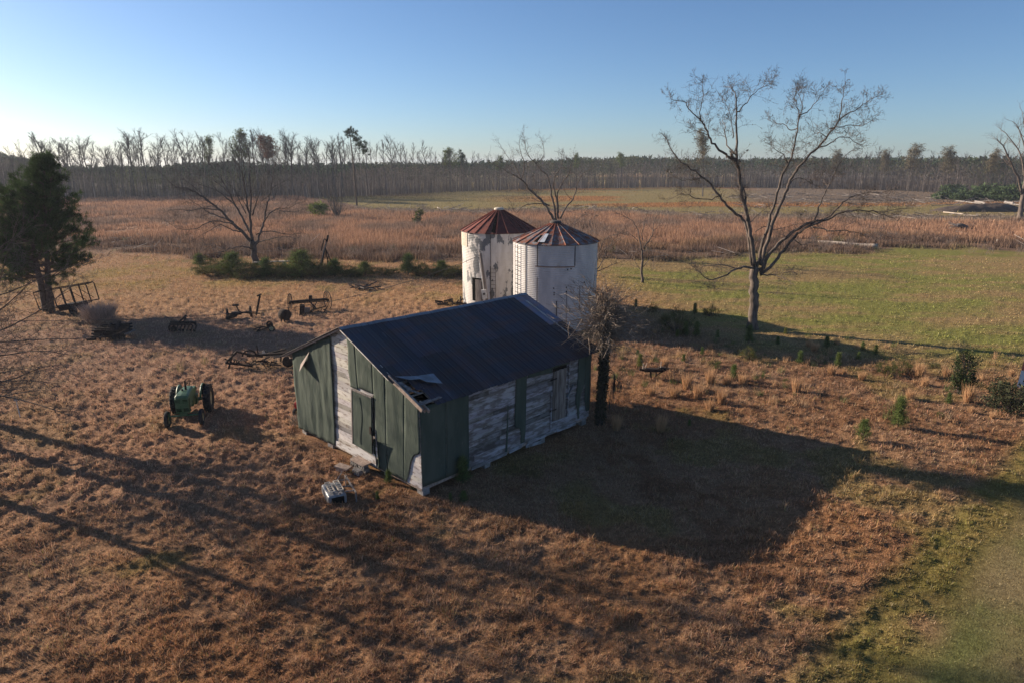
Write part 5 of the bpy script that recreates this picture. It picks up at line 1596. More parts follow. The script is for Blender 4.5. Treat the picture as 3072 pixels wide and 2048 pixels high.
# the crowded mass behind the separate trees
def woods():
    T, C = [], []
    r_ = np.random.default_rng(99)
    def hmax(px, Y):   # height of the closed part of the wood
        top = np.interp(px, [-200, 0, 60, 130, 260, 700, 900, 1030, 1200, 1400, 1600, 1900, 2300, 2600, 3000, 3300], [450, 462, 482, 498, 520, 524, 522, 512, 505, 500, 493, 494, 500, 496, 500, 500])
        d = np.stack([px - 1536, np.full_like(px, 0)], 1)
        return CAM_H + (492 - top) / 2000 * Y
    # trunks
    n = 7000
    px = r_.uniform(-160, 3240, n); Y = np.array([base_line(q) for q in px]) + np.abs(r_.normal(0, 16, n)) + 1
    x = (px - 1536) / FPX * (Y * math.cos(PITCH) + 8 * math.sin(PITCH))
    h = hmax(px, Y) * r_.uniform(.45, 1.12, n); w = r_.uniform(.12, .34, n)
    lean = r_.normal(0, .05, n) * h
    b0 = np.stack([x - w / 2, Y, np.zeros(n) - .3], 1); b1 = np.stack([x + w / 2, Y, np.zeros(n) - .3], 1); tp = np.stack([x + lean, Y + r_.normal(0, .4, n), h], 1)
    T.append(np.stack([b0, b1, tp], 1))
    k = r_.uniform(.5, 1.5, (n, 1)); C.append(np.array([.16, .135, .12])[None] * k * np.where(r_.random((n, 1)) < .12, 1.9, 1))
    # twig haze
    n = 90000
    px = r_.uniform(-160, 3240, n); Y = np.array([base_line(q) for q in px]) + np.abs(r_.normal(0, 18, n)) + 1
    x = (px - 1536) / FPX * (Y * math.cos(PITCH) + 8 * math.sin(PITCH))
    clus = fbm(x * .12, Y * .1, 80, 3)
    H = hmax(px, Y) * (.62 + .75 * clus)
    z = H * r_.uniform(0, 1, n) ** .75
    p = np.stack([x, Y, z], 1)
    d = r_.normal(0, 1, (n, 3)) * np.array([.55, .5, .9]) + np.array([0, 0, .5]); d /= np.linalg.norm(d, axis=1)[:, None]
    L = r_.uniform(.6, 2.0, n); sd = r_.normal(0, 1, (n, 3)); sd /= np.linalg.norm(sd, axis=1)[:, None]
    w = r_.uniform(.06, .16, n)
    T.append(np.stack([p - sd * w[:, None] / 2, p + sd * w[:, None] / 2, p + d * L[:, None]], 1))
    c = mix((.145, .115, .10), (.11, .115, .062), sst(.48, .62, fbm(x * .05, Y * .05, 81)))
    c = mix(c, (.16, .135, .115), sst(.5, .65, fbm(x * .07 + 40, Y * .05, 82)))
    c = mix(c, (.13, .085, .065), (z < 2.2) * .7 * (r_.random(n) < .6))
    C.append(c * r_.uniform(.55, 1.5, (n, 1)))
    o = soup('woodland', np.concatenate(T), np.concatenate(C), M_NEEDLE)
    tag(o, None, None, None, 'stuff')
    # evergreens behind
    T, C = [], []
    n = 84000
    px = r_.uniform(-200, 3280, n); base = np.array([base_line(q) for q in px])
    far = r_.random(n) < .45
    Y = base + np.where(far, r_.uniform(190, 300, n), r_.uniform(45, 85, n))
    x = (px - 1536) / FPX * (Y * math.cos(PITCH) + 8 * math.sin(PITCH))
    tt = np.interp(px, [-200, 0, 80, 150, 300, 500, 560, 700, 900, 1040, 1300, 1600, 1900, 2000, 2300, 2500, 2900, 3280], [462, 470, 482, 502, 507, 505, 494, 494, 500, 498, 497, 488, 478, 481, 484, 482, 482, 482])
    H = (CAM_H + (492 - tt) / 2000 * Y) * (.78 + .40 * fbm(x * .10, Y * .02, 83, 3))
    z = H * (1 - .6 * r_.random(n) ** 1.6)
    p = np.stack([x, Y, z], 1)
    s_ = (.65 + .85 * far)[:, None]
    T = np.stack([p, p + r_.normal(0, 1, (n, 3)) * s_, p + r_.normal(0, 1, (n, 3)) * s_], 1)
    cl = r_.uniform(.6, 1.4, (n, 1))
    c = mix((.040, .060, .036), (.075, .080, .045), sst(.45, .65, fbm(x * .06, Y * .06, 84)))
    o = soup('distant_evergreens', T, c * cl, M_NEEDLE)
    tag(o, None, None, None, 'stuff')
woods()
# evergreen thicket at the right edge of the far clearing
gth = 'evergreen shrubs at the right woodland edge'
for i, (px, py, h, w, lab) in enumerate(((2830, 598, 2.2, 3.0, 'leftmost low evergreen shrub of the dark thicket at the far right'), (2895, 602, 2.6, 3.8, 'second evergreen shrub of the dark thicket'), (2960, 600, 4.6, 4.8, 'tallest left evergreen mound of the dark thicket'),
        (3010, 604, 4.3, 4.4, 'evergreen mound beside the tallest in the dark thicket'), (3058, 606, 4.8, 4.8, 'evergreen mound at the right edge of the photo'), (2860, 588, 3.8, 3.6, 'evergreen shrub set back in the dark thicket'))):
    g = G(px, py); leafy('evergreen_shrub', lab, 'shrub', g, w, h, 2400, (.060, .085, .040), 620 + i, .40, group=gth)

# ---- debris, logs, mound
def debris():
    r_ = np.random.default_rng(7); tw = []
    n = 12000
    lr = np.exp(r_.uniform(math.log(80), math.log(300), n)); a = r_.uniform(-R(40), R(42), n)
    x, y = lr * np.sin(a), lr * np.cos(a)
    gray, broom, brush, field, yb = belt(x, y)
    t_ = x / y
    bb = sst(.28, .38, t_) * sst(175, 195, y) * (1 - sst(255, 275, y))
    cl = fbm(x * .06, y * .12, 90, 3)
    k = r_.random(n) < (gray * .30 + brush * 1.6 + 1.3 * bb + .02 * broom) * sst(.42, .56, cl) * 1.6
    x, y = x[k], y[k]; n = len(x)
    az = r_.uniform(0, 6.28, n); L = r_.uniform(.8, 3.6, n) * (y / 120) ** .5; el = np.abs(r_.normal(0, .2, n))
    w = r_.uniform(.04, .13, n) * (y / 110)
    p = np.stack([x, y, gz(x, y) + r_.uniform(.05, .7, n)], 1)
    d = np.stack([np.cos(az) * np.cos(el), np.sin(az) * np.cos(el), np.sin(el)], 1) * L[:, None]
    sd = np.stack([-np.sin(az), np.cos(az), np.zeros(n)], 1) * w[:, None] / 2; up = np.array([0, 0, 1.]) * w[:, None] / 2
    T = []
    for s_ in (sd, up): T += [np.stack([p - s_, p + s_, p + d + s_ * .5], 1), np.stack([p - s_, p + d + s_ * .5, p + d - s_ * .5], 1)]
    c = np.where(r_.random((n, 1)) < .10, np.array([[.46, .41, .37]]), np.array([[.22, .19, .17]])) * r_.uniform(.5, 1.3, (n, 1))
    o = soup('fallen_branches', np.concatenate(T), np.concatenate([c] * 4), M_BLADE); tag(o, None, None, None, 'stuff')
debris()
M_LOG = mat('pale_log', (.50, .42, .34), (.36, .29, .23), 3, .85, .3, 20, third=(.2, .16, .12), thr3=(.6, .72))
M_LOGG = mat('grey_log', (.32, .28, .25), (.18, .16, .145), 4, .9)
def log(name, label, p0, p1, r0, r1, m_, group=None, z=None):
    a, b = np.array(p0, float), np.array(p1, float)
    c = (a + b) / 2
    t = empty(name, tuple(c)); tag(t, label, 'log', group)
    m = MB(); q = smooth_poly([a - c, (a - c) * .33 + rvec(r0 * .3), (b - c) * .33 + rvec(r0 * .3), b - c], 3); k = len(q)
    m.tube(q, [r0 + (r1 - r0) * i / (k - 1) for i in range(k)], 10); m.build('trunk', m_, t, True)
    m = MB(); e = unit(b - a); m.tube([(b - c) + e * .002, (b - c) + e * .012], [r1 * .95, r1 * .95], 10); m.build('cut_end', M_WOOD, t)
a, b = G(2452, 734), G(2632, 747); a[2] = .35; b[2] = .38
log('fallen_log', 'long pale debarked log lying at the far edge of the green pasture', a, b, .22, .34, M_LOG)
gl_ = 'pale dead logs scattered in the far clearing'
for x0, y0, x1, y1, r_, lab in ((2830, 640, 2890, 646, .25, 'thin pale log across the brush line left of the dirt mound'), (2865, 606, 2945, 615, .3, 'pale logs edge below the thicket at the far right'),
        (2925, 609, 2955, 617, .5, 'short pale log nearest the thicket'), (3015, 612, 3040, 617, .7, 'stout pale log stub near the right edge'), (3030, 617, 3068, 621, .4, 'pale log touching the right edge'),
        (3045, 737, 3075, 734, .16, 'pale log at the right edge of the near brush'), (2890, 650, 2935, 652, .25, 'pale log in the brush right of the first'), (958, 612, 978, 626, .2, 'thin pale log in the red field left of the lone pine'),
        (1313, 626, 1324, 632, .25, 'short white log in the brush left of the bins'), (2060, 655, 2085, 660, .22, 'white log in the brush left of the pecan limbs'), (2985, 735, 2992, 718, .14, 'pale broken stick standing in the dry grass at the right')):
    a, b = G(x0, y0), G(x1, y1); a[2] = r_ * .6 + .1; b[2] = r_ * .6 + .15
    if x1 == 2992: b = P(x1, y1, a[1]); a[2] = .1
    log('pale_log', lab, a, b, r_ * .6, r_ * .5, M_LOG if r_ < .3 else M_LOGG, gl_)
a = G(2780, 648); g = P(2900, 560, a[1])
# twisted root ball in the dry grass
g = G(2880, 690); random.seed(9)
t = empty('uprooted_stump', tuple(g)); tag(t, 'dark uprooted stump with pale roots in the orange grass at the right', 'stump')
m = MB(); m.tube([(1.2, 0, .2), (.2, 0, .7), (-.6, 0, .9)], [.5, .45, .3], 8); m.build('trunk', M_TWIGD, t, True)
m = MB()
for k in range(12):
    d = unit(np.array([-1, random.uniform(-.8, .8), random.uniform(-.3, .9)])); m.tube([(-.3, 0, .7), tuple(np.array([-.3, 0, .7]) + d * .9), tuple(np.array([-.3, 0, .6]) + d * random.uniform(1.4, 2.4) + rvec(.2))], [.10, .07, .02], 4)
m.build('roots', M_LOG, t)
g = G(2945, 634)
m = MB()
def mound(u, v):
    x = (u - .5) * 24; y = (v - .5) * 7
    f = max(0, 1 - (x / 12) ** 2) * max(0, 1 - (y / 3.5) ** 2)
    return (x, y, -.1 + 2.1 * f ** .8 * (.55 + .75 * float(fbm(np.array([x * .28]), np.array([y * .4]), 95, 3)[0])))
m.grid(mound, 60, 20)
o = m.build('dirt_mound', mat('dark_soil', (.060, .045, .038), (.095, .07, .055), 1.5, .95, .6, 6), None, True); o.location = (g[0], g[1], 0)
tag(o, 'low dark mound of bare soil in the far field at the right', 'dirt mound')
# ------------------------------------------------------------------ machinery
M_GREEN = mat('faded_green_paint', (.030, .100, .040), (.06, .12, .06), 5, .5, .1, 20, spec=.45, third=(.10, .075, .05), thr3=(.66, .78))
M_TYRE = mat('tyre', (.022, .021, .022), (.035, .033, .032), 8, .9, .3, 40)
M_YEL = mat('faded_yellow_rim', (.50, .40, .17), (.38, .27, .12), 6, .6)
M_CRM = mat('cream_hub', (.50, .42, .24), (.34, .27, .16), 6, .7)
M_RED = mat('red_paint', (.40, .030, .030), (.30, .03, .035), 5, .4, spec=.5)
def wheel(par, c, R0, w, rim, rfrac=.62, yaw=0.0, lugs=0, name='wheel'):
    e = MB(); e.lathe([(R0 * rfrac, -w / 2), (R0 * .88, -w / 2), (R0 * .97, -w * .40), (R0, -w * .2), (R0, w * .2), (R0 * .97, w * .40), (R0 * .88, w / 2), (R0 * rfrac, w / 2), (R0 * rfrac, -w / 2)], 32, axis='y')
    for k in range(lugs):
        a = 2 * math.pi * k / lugs
        for s in (-1, 1):
            e.beam((R0 * math.cos(a), s * w * .02, R0 * math.sin(a)), (R0 * .97 * math.cos(a + .16), s * w * .46, R0 * .97 * math.sin(a + .16)), .05, .06)
    wv = e.build(name, M_TYRE, par, True); wv.location = c; wv.rotation_euler = (0, 0, yaw)
    m = MB(); m.lathe([(R0 * rfrac, -w * .30), (R0 * rfrac * .9, -w * .12), (R0 * .2, -w * .10), (R0 * .17, -w * .25), (0, -w * .25)], 28, axis='y')
    m.lathe([(R0 * rfrac, w * .30), (R0 * rfrac * .9, w * .12), (R0 * .2, w * .10), (R0 * .17, w * .25), (0, w * .25)], 28, axis='y')
    m.build('rim', rim, wv, True)
    return wv
def iron_wheel(par, c, R0, axdir, spokes=12, th=.022):
    """spoked iron wheel, axle along axdir"""
    ax = unit(np.array(axdir, float)); u = unit(np.cross(ax, (0, 0, 1.))); v = np.cross(u, ax)
    m = MB()
    pts = [u * R0 * math.cos(a) + v * R0 * math.sin(a) for a in np.linspace(0, 2 * math.pi, 33)]
    m.tube(pts, th, 5, cap=False)
    m.tube([ax * -.09, ax * .09], .07, 8)
    for k in range(spokes):
        a = 2 * math.pi * k / spokes; m.tube([ax * (.05 if k % 2 else -.05), u * R0 * math.cos(a) + v * R0 * math.sin(a)], .009, 4, cap=False)
    o = m.build('wheel', M_RUST, par); o.location = c
    return o

_MB = MB
class MBT(_MB):
    K = 1.0
    def tube(s, pts, rad, n=6, col=None, cap=True):
        _MB.tube(s, pts, (np.asarray(rad) * s.K) if not np.isscalar(rad) else rad * s.K, n, col, cap)
    def beam(s, a, b, w, h, col=None, up=(0, 0, 1)):
        _MB.beam(s, a, b, w * s.K, h * s.K, col, up)
MB = MBT
# green tractor: +x forward
fwd = math.atan2(-.964, .25)
tc = empty('tractor', (-15.47, 30.40, 0), fwd)
tag(tc, 'old green row crop tractor with wide front axle parked in the dry grass', 'tractor')
def add_bev(name, mtl, par, boxes, bev=.03, seg=2):
    bm = bmesh.new()
    for c, s in boxes:
        r = bmesh.ops.create_cube(bm, size=1)
        for v in r['verts']: v.co = Vector((v.co.x * s[0] + c[0], v.co.y * s[1] + c[1], v.co.z * s[2] + c[2]))
    bmesh.ops.bevel(bm, geom=list(bm.edges), offset=bev, segments=seg, affect='EDGES', clamp_overlap=True)
    me = bpy.data.meshes.new(name); bm.to_mesh(me); bm.free(); me.materials.append(mtl)
    o = bpy.data.objects.new(name, me); COL.objects.link(o); o.parent = par
    return o
# hood: lofted
m = MB()
secs = []
for x, w, zt, zb in ((.42, .19, 1.46, 1.05), (.60, .22, 1.52, .98), (1.2, .25, 1.56, .92), (1.85, .29, 1.56, .90), (2.04, .29, 1.52, .90), (2.12, .27, 1.42, .92)):
    secs.append([(x, -w, zb), (x, -w, zt - .10), (x, -w * .72, zt - .02), (x, 0, zt), (x, w * .72, zt - .02), (x, w, zt - .10), (x, w, zb)])
for a, b in zip(secs[:-1], secs[1:]):
    for i in range(6): m.add([a[i], a[i + 1], b[i + 1], b[i]], [(0, 1, 2, 3)])
m.add(secs[0], [tuple(range(7))]); m.add(secs[-1], [tuple(reversed(range(7)))])
hood = m.build('hood', M_GREEN, tc)
m = MB()
g0 = [(2.10, -.20, 1.42), (2.10, .20, 1.42), (2.04, .19, .70), (2.04, -.19, .70)]
m.prism([(1.80, .68), (2.05, .68), (2.11, 1.36), (1.80, 1.36)], -.285, .285, 'xz')
gr = m.build('grille', M_GREEN, tc)
m = MB()
for k in range(10):
    z = .78 + .058 * k
    for s in (-1, 1):
        m.box((2.068 + (z - .7) * .055, s * .155, z), (.05, .20, .026), (0, -.3, 0)); m.box((1.93, s * .287, z), (.20, .014, .026))
m.build('grille_slot', M_DARK, gr)
m = MB(); m.box((2.085, 0, 1.02), (.06, .05, .66), (0, .06, 0)); m.build('grille_bar', M_GREEN, gr)
add_bev('engine', M_GREEN, tc, [((1.1, 0, .82), (.8, .34, .34)), ((1.9, 0, .62), (.34, .32, .16)), ((.45, 0, .74), (.7, .40, .42)), ((.0, 0, .66), (.5, .5, .44))], .03)
m = MB(); m.beam((1.95, 0, .55), (1.95, 0, .70), .3, .2); m.tube([(1.92, -.66, .52), (1.92, .66, .52)], .045, 8)
for s in (-1, 1): m.tube([(1.92, s * .62, .66), (1.92, s * .62, .36), (1.92, s * .70, .34)], .035, 8)
m.tube([(.5, 0, .6), (1.9, 0, .60)], .06, 8); m.tube([(1.7, -.55, .56), (1.7, .55, .56)], .015, 5)
m.build('front_axle', M_GREEN, tc)
for s in (-1, 1): wheel(tc, (1.92, s * .72, .38), .38, .16, M_CRM, .56)
m = MB(); m.tube([(0, -.80, .63), (0, .80, .63)], .07, 10); m.build('rear_axle', M_GREEN, tc)
for s in (-1, 1): wheel(tc, (0, s * .72, .64), .66, .32, M_CRM, .60, 0, 22)
for s in (-1, 1):
    m = MB(); m.lathe([(.30, s * .46), (.72, s * .47), (.745, s * .50), (.745, s * .56)], 18, (0, 0, .64), 'y', a0=R(20), a1=R(165), closed=False)
    o = m.build('fender', M_GREEN, tc, True); sd = o.modifiers.new('t', 'SOLIDIFY'); sd.thickness = .015
m = MB(); m.torus((0, 0, 0), .20, .014, 'z', 28, 6)
for a in (0, 2.1, 4.2): m.tube([(0, 0, -.02), (.2 * math.cos(a), .2 * math.sin(a), 0)], .009, 5)
o = m.build('steering_wheel', M_RUST, tc, True); o.location = (.02, 0, 1.56); o.rotation_euler = (0, R(-62), 0)
m = MB(); m.tube([(.04, 0, 1.54), (.45, 0, 1.28)], .02, 6); m.build('steering_column', M_RUST, o); o.children[0].parent = tc
m = MB(); m.tube([(1.28, .06, 1.5), (1.28, .06, 1.98)], .035, 10); m.tube([(1.28, .06, 1.5), (1.28, .06, 1.72)], .05, 10); m.build('exhaust_pipe', M_RUST, tc, True)
m = MB(); m.tube([(1.45, -.05, 1.5), (1.45, -.05, 1.64)], .045, 10); m.build('air_stack', M_RUST, tc, True)
m = MB(); m.lathe([(0, .0), (.16, .01), (.21, .07)], 16, (-.42, 0, .98)); m.tube([(-.42, 0, .98), (-.1, 0, .8)], .03, 6); m.build('seat', M_RUST, tc, True)
m = MB(); m.box((.10, 0, 1.05), (.5, .34, .42)); m.tube([(.05, .2, 1.2), (.0, .26, 1.42)], .012, 5); m.tube([(.1, -.2, 1.1), (.02, -.30, 1.36)], .012, 5); m.build('dash', M_GREEN, tc)

# red riding mower, mostly hidden behind the barn
rt = empty('riding_mower', (-9.72, 30.35, 0), R(250))
tag(rt, 'small red garden tractor half hidden behind the left corner of the barn', 'riding mower')
add_bev('hood', M_RED, rt, [((.62, 0, .62), (.72, .50, .34))], .06)
add_bev('body', M_RED, rt, [((-.05, 0, .40), (1.3, .46, .12)), ((-.42, 0, .62), (.66, .86, .12)), ((-.42, -.40, .52), (.60, .12, .2)), ((-.42, .40, .52), (.60, .12, .2))], .04)
for x, s, r_, w in ((-.45, -.44, .30, .24), (-.45, .44, .30, .24), (.72, -.36, .2, .14), (.72, .36, .2, .14)): wheel(rt, (x, s, r_), r_, w, M_CRM, .5)
m = MB(); m.box((-.5, 0, .78), (.42, .42, .12)); m.box((-.72, 0, .98), (.1, .42, .36), (0, -.2, 0)); m.build('seat', M_TYRE, rt)
m = MB(); m.torus((0, 0, 0), .16, .014, 'z', 20, 6); m.tube([(0, 0, 0), (.1, 0, -.25)], .02, 5); o = m.build('steering_wheel', M_TYRE, rt, True); o.location = (.10, 0, .98); o.rotation_euler = (0, R(-25), 0)
weed('dead_weeds', 'tangle of dead weeds beside the red garden tractor at the barn corner', (-9.85, 28.6, 0), .7, .45, 240, 79, (.24, .19, .16))

def rust_thing(name, label, loc, rz=0.0, group=None, cat='farm implement'):
    t = empty(name, tuple(loc), rz); tag(t, label, cat, group); return t
MBT.K = 1.55
# sickle mower
t = rust_thing('sickle_mower', 'old horse drawn mower with a seat on a stalk and an upright cutter bar', (-21.2, 50.5, 0))
for c, r_ in (((-.78, -.30, .38), .40), ((.72, .45, .42), .40)):
    iron_wheel(t, c, r_, (.6, .3, 0), 10, .05)
m = MB(); m.tube([(-.78, -.30, .38), (.72, .45, .42)], .05, 6); m.box((-.2, 0, .40), (.7, .35, .25), (0, 0, .5)); m.tube([(-.2, -.1, .3), (-.6, -.9, .2)], .10, 7); m.tube([(.1, .2, .4), (1.4, .6, .25)], .035, 5); m.build('frame', M_RUST, t)
m = MB(); m.tube([(.05, .1, .4), (-.05, .0, .7), (-.15, .0, .98)], .03, 6); m.build('seat_stalk', M_RUST, t)
m = MB(); m.lathe([(0, 0), (.22, .02), (.27, .09)], 16, (-.2, 0, .98)); m.box((-.22, 0, 1.0), (.42, .3, .04), (0, .15, 0)); m.build('seat', M_RUST, t)
m = MB(); m.beam((1.1, .55, .10), (1.62, .35, 1.72), .05, .08); m.box((1.56, .35, 1.75), (.36, .12, .12), (0, -.4, 0))
for k in range(14):
    f = k / 14; m.box((1.1 + .52 * f + .05, .55 - .2 * f, .2 + 1.5 * f), (.10, .03, .03))
m.build('cutter_bar', M_RUST, t)
# dump rake
t = rust_thing('dump_rake', 'rusty dump rake with two tall spoked wheels and a long cross beam', (-16.6, 53.4, 0), math.atan2(1.0, 2.8))
iron_wheel(t, (-1.48, 0, .72), .74, (1, -.25, 0), 14, .022); iron_wheel(t, (1.48, 0, .74), .76, (1, .35, 0), 14, .022)
m = MB(); m.beam((-1.45, 0, .80), (1.45, 0, .84), .09, .11); m.beam((-1.3, -.12, .68), (1.3, -.12, .70), .05, .05); m.tube([(0, 0, .8), (.5, -1.2, .3)], .04, 5); m.tube([(.7, 0, .8), (.2, -1.0, .25)], .03, 5); m.build('beam', M_RUST, t)
m = MB()
for k in range(24):
    x = -1.2 + 2.4 * k / 23; a = smooth_poly([(x, -.1, .75), (x, .5, .85), (x, .75, .45), (x + .05, .45, .08)], 3); m.tube(a, .010, 3, cap=False)
m.build('tines', M_RUST, t)
m = MB(); m.box((.15, 0, 1.05), (.28, .25, .34)); m.build('gear_box', M_RUST, t)
random.seed(12)
t2 = rust_thing('scrap_heap', 'tangle of rusty bars and a pale plate lying under the dump rake', (-16.1, 51.9, 0), .2, None, 'scrap')
m = MB(); m.box((-.30, 0, .34), (.55, .07, .55), (.5, .1, .3)); m.build('plate', M_CONC, t2)
m = MB()
for k in range(16): a = np.array([random.uniform(-.4, 1.5), random.uniform(-.5, .5), random.uniform(.05, .25)]); m.tube([a, a + rvec(.35) * np.array([1.6, 1, .7]) + np.array([.1, 0, .15])], .03, 4)
m.build('bars', M_RUST, t2)
t = rust_thing('upright_slab', 'dark flat slab standing upright in front of the dump rake', (-16.55, 51.3, 0), .15, None, 'slab')
m = MB(); m.box((0, 0, .45), (.36, .12, .98), (0, .13, 0)); m.build('slab', M_RUST, t); m = MB(); m.box((.1, .05, .05), (.6, .4, .12)); m.build('base', M_RUST, t)
t = rust_thing('iron_drum', 'dark round drum on a small stand left of the dump rake', (-17.25, 49.3, 0), R(60), None, 'drum')
m = MB(); m.lathe([(0, -.30), (.36, -.30), (.40, -.27), (.40, .27), (.36, .30), (0, .30)], 24, (0, 0, .56), 'y'); o = m.build('drum', M_RUST, t, True)
m = MB()
for s in (-1, 1): m.beam((s * .22, -.2, 0), (s * .18, -.1, .5), .06, .06); m.beam((s * .22, .2, 0), (s * .18, .1, .5), .06, .06)
m.build('stand', M_RUST, t)
t = rust_thing('hand_cultivator', 'small wheeled cultivator with a cream hub lying in the shadow', (-17.5, 46.4, 0), 0)
w1 = wheel(t, (.28, -.1, .22), .22, .10, M_CRM, .68, R(12)); iron_wheel(t, (.06, .2, .40), .24, (.4, 1, .1), 8, .04)
m = MB(); m.tube([(.28, 0, .22), (-.5, .1, .30), (-1.1, 0, .12)], .03, 6); m.tube([(.2, .1, .3), (-.6, -.3, .1), (-.9, -.4, .25)], .025, 6); m.tube([(-.5, .1, .3), (-.7, -.5, .05)], .03, 6); m.build('frame', M_RUST, t)
# harrow
t = rust_thing('spike_harrow', 'stack of dark harrow sections and slats left of the pine shadow', (-27.6, 44.6, 0), .12)
m = MB()
for z in (.22, .42, .60):
    for k in range(4): m.beam((-1.2 + .1 * z, -.7 + .4 * k + z * .6, z + .02 * k), (1.1 - .2 * z, -.7 + .4 * k + z * .6, z + .05 * k), .07, .07)
m.build('slats', M_RUST, t)
m = MB(); m.beam((-.5, -.85, .15), (-.3, .7, .85), .08, .06); m.beam((.35, -.8, .1), (.3, .6, 1.0), .12, .10); m.beam((-1.3, -.9, .12), (-.8, -.8, .12), .10, .10); m.beam((.8, -.6, .4), (1.15, .1, .5), .2, .1)
for k in range(8): m.tube([(-1.1 + .3 * k, -.7, .22), (-1.1 + .3 * k, -.72, 0)], .02, 4)
m.build('frame', M_RUST, t)
m = MB(); m.beam((.95, -.55, .35), (1.3, .2, .45), .25, .04); m.build('pale_board', M_PLANK, t)
t = rust_thing('plough', 'dark cultivator frame standing in the middle of the pine shadow', (-23.6, 46.5, 0), -.1)
m = MB(); m.beam((-.95, 0, .62), (.95, 0, .62), .10, .10); m.beam((-.7, -.5, .60), (.8, -.5, .60), .08, .08); m.beam((-.2, -.5, .6), (.1, .3, 1.05), .06, .06); m.beam((.3, -.5, .6), (.1, .3, 1.05), .06, .06); m.build('frame', M_RUST, t)
m = MB()
for k in range(7): x = -.85 + .28 * k; m.tube([(x, -.2 * (k % 2), .6), (x + .05, .15, .35), (x, -.1, .03)], .035, 5); m.box((x, -.12, .08), (.14, .03, .2), (.5, 0, 0))
m.build('tines', M_RUST, t)
iron_wheel(t, (-.7, -.3, .25), .25, (0, 1, 0), 6, .04)
t = rust_thing('scrap_heap', 'small dark scrap pile lying alone far back in the yard', (-14.1, 62.9, 0), 0, None, 'scrap'); random.seed(15)
m = MB()
for k in range(26): a = np.array([random.gauss(0, .55), random.gauss(0, .3), random.uniform(.05, .3)]); m.tube([a, a + rvec(.4) * np.array([1.4, 1, .4])], .04, 4)
m.build('bars', M_TWIGD, t)
t = rust_thing('scrap_heap', 'low rusty scrap pile against the left foot of the farther bin', (-4.75, 55.6, 0), 0, None, 'scrap')
m = MB()
for k in range(22): a = np.array([random.gauss(0, .7), random.gauss(0, .35), random.uniform(.03, .28)]); m.tube([a, a + rvec(.4) * np.array([1.4, 1, .4])], .05, 4)
m.build('bars', M_RUST, t)
# side rake heap near the barn
t = rust_thing('side_rake', 'collapsed rusty side rake with a disc at one end, left of the barn roof', (-15.0, 37.6, 0), .10); random.seed(21)
m = MB(); m.beam((-.6, .1, .72), (1.95, .2, .78), .08, .08); m.beam((-1.75, -.2, .40), (-1.2, .2, .95), .07, .07); m.beam((-1.75, -.2, .40), (-.2, -.4, .25), .07, .07); m.beam((-1.2, .2, .95), (.3, .1, .62), .06, .06); m.beam((-1.4, .1, .85), (-1.55, -.4, .1), .05, .05)
m.beam((-.1, .1, .65), (1.6, .5, .95), .05, .05); m.tube([(.05, .1, .7), (.0, .15, 1.3)], .025, 5); m.beam((1.35, .2, .75), (1.3, .1, .3), .05, .05); m.build('frame', M_RUST, t)
m = MB()
for k in range(44):
    f = random.random(); a = np.array([-1.5 + 2.6 * f, random.gauss(-.1, .22), random.uniform(.08, .45)]); m.tube([a, a + np.array([random.gauss(.3, .3), random.gauss(0, .25), random.gauss(0, .16)])], .022, 3, cap=False)
m.build('tines', M_RUST, t)
pts = [np.array([-.45 + .42 * math.cos(a), .1, .62 + .42 * math.sin(a)]) for a in np.linspace(.2, 3.0, 12)]
m = MB(); m.tube(pts, .035, 5); m.build('hoop', M_RUST, t)
m = MB(); m.lathe([(0, -.03), (.30, -.02), (.33, 0), (.30, .02), (0, .03)], 20, (1.75, -.1, .33), 'y'); m.build('disc', M_RUST, t, True)
m = MB(); m.prism([(.25, .75), (.5, .75), (.4, 1.02), (.28, .95)], .1, .13); m.build('pale_scrap', M_CREAM, t)
MBT.K = .95
# cage trailer
t = rust_thing('cage_trailer', 'rusty open pipe cage trailer tipped up at the foot of the left pine', (-36.3, 52.4, 0), .05, None, 'trailer')
def cg(x, y, z): c_, s_ = math.cos(.155), math.sin(.155); return (x * c_ - z * s_, y, .25 + x * s_ + z * c_ + .30)
m = MB()
for y in (-.55, .55):
    m.tube([cg(-1.3, y, 0), cg(-1.35, y, 1.45), cg(2.75, y, 1.45), cg(2.85, y, 1.35), cg(2.85, y, 0)], .045, 6)
    for x in (.1, .85, 1.6): m.tube([cg(x, y, 0), cg(x, y, 1.45)], .05, 6)
    m.tube([cg(-1.3, y, 0), cg(2.85, y, 0)], .05, 6); m.tube([cg(1.65, y, 1.0), cg(2.5, y, .2)], .025, 5)
for x in (-1.35, 2.8): m.tube([cg(x, -.55, 1.45), cg(x, .55, 1.45)], .045, 6)
m.tube([cg(-1.3, -.55, .25), cg(1.6, -.55, 1.2)], .02, 5)
m.build('cage', M_RUST, t)
m = MB(); m.box(cg(1.0, 0, -.12), (1.7, 1.1, .42), (0, -.155, 0)); m.build('bed', M_RUST, t)
for y in (-.6, .6): wheel(t, (1.3, y, .32), .32, .2, M_RUST, .5)
MBT.K = 1.2
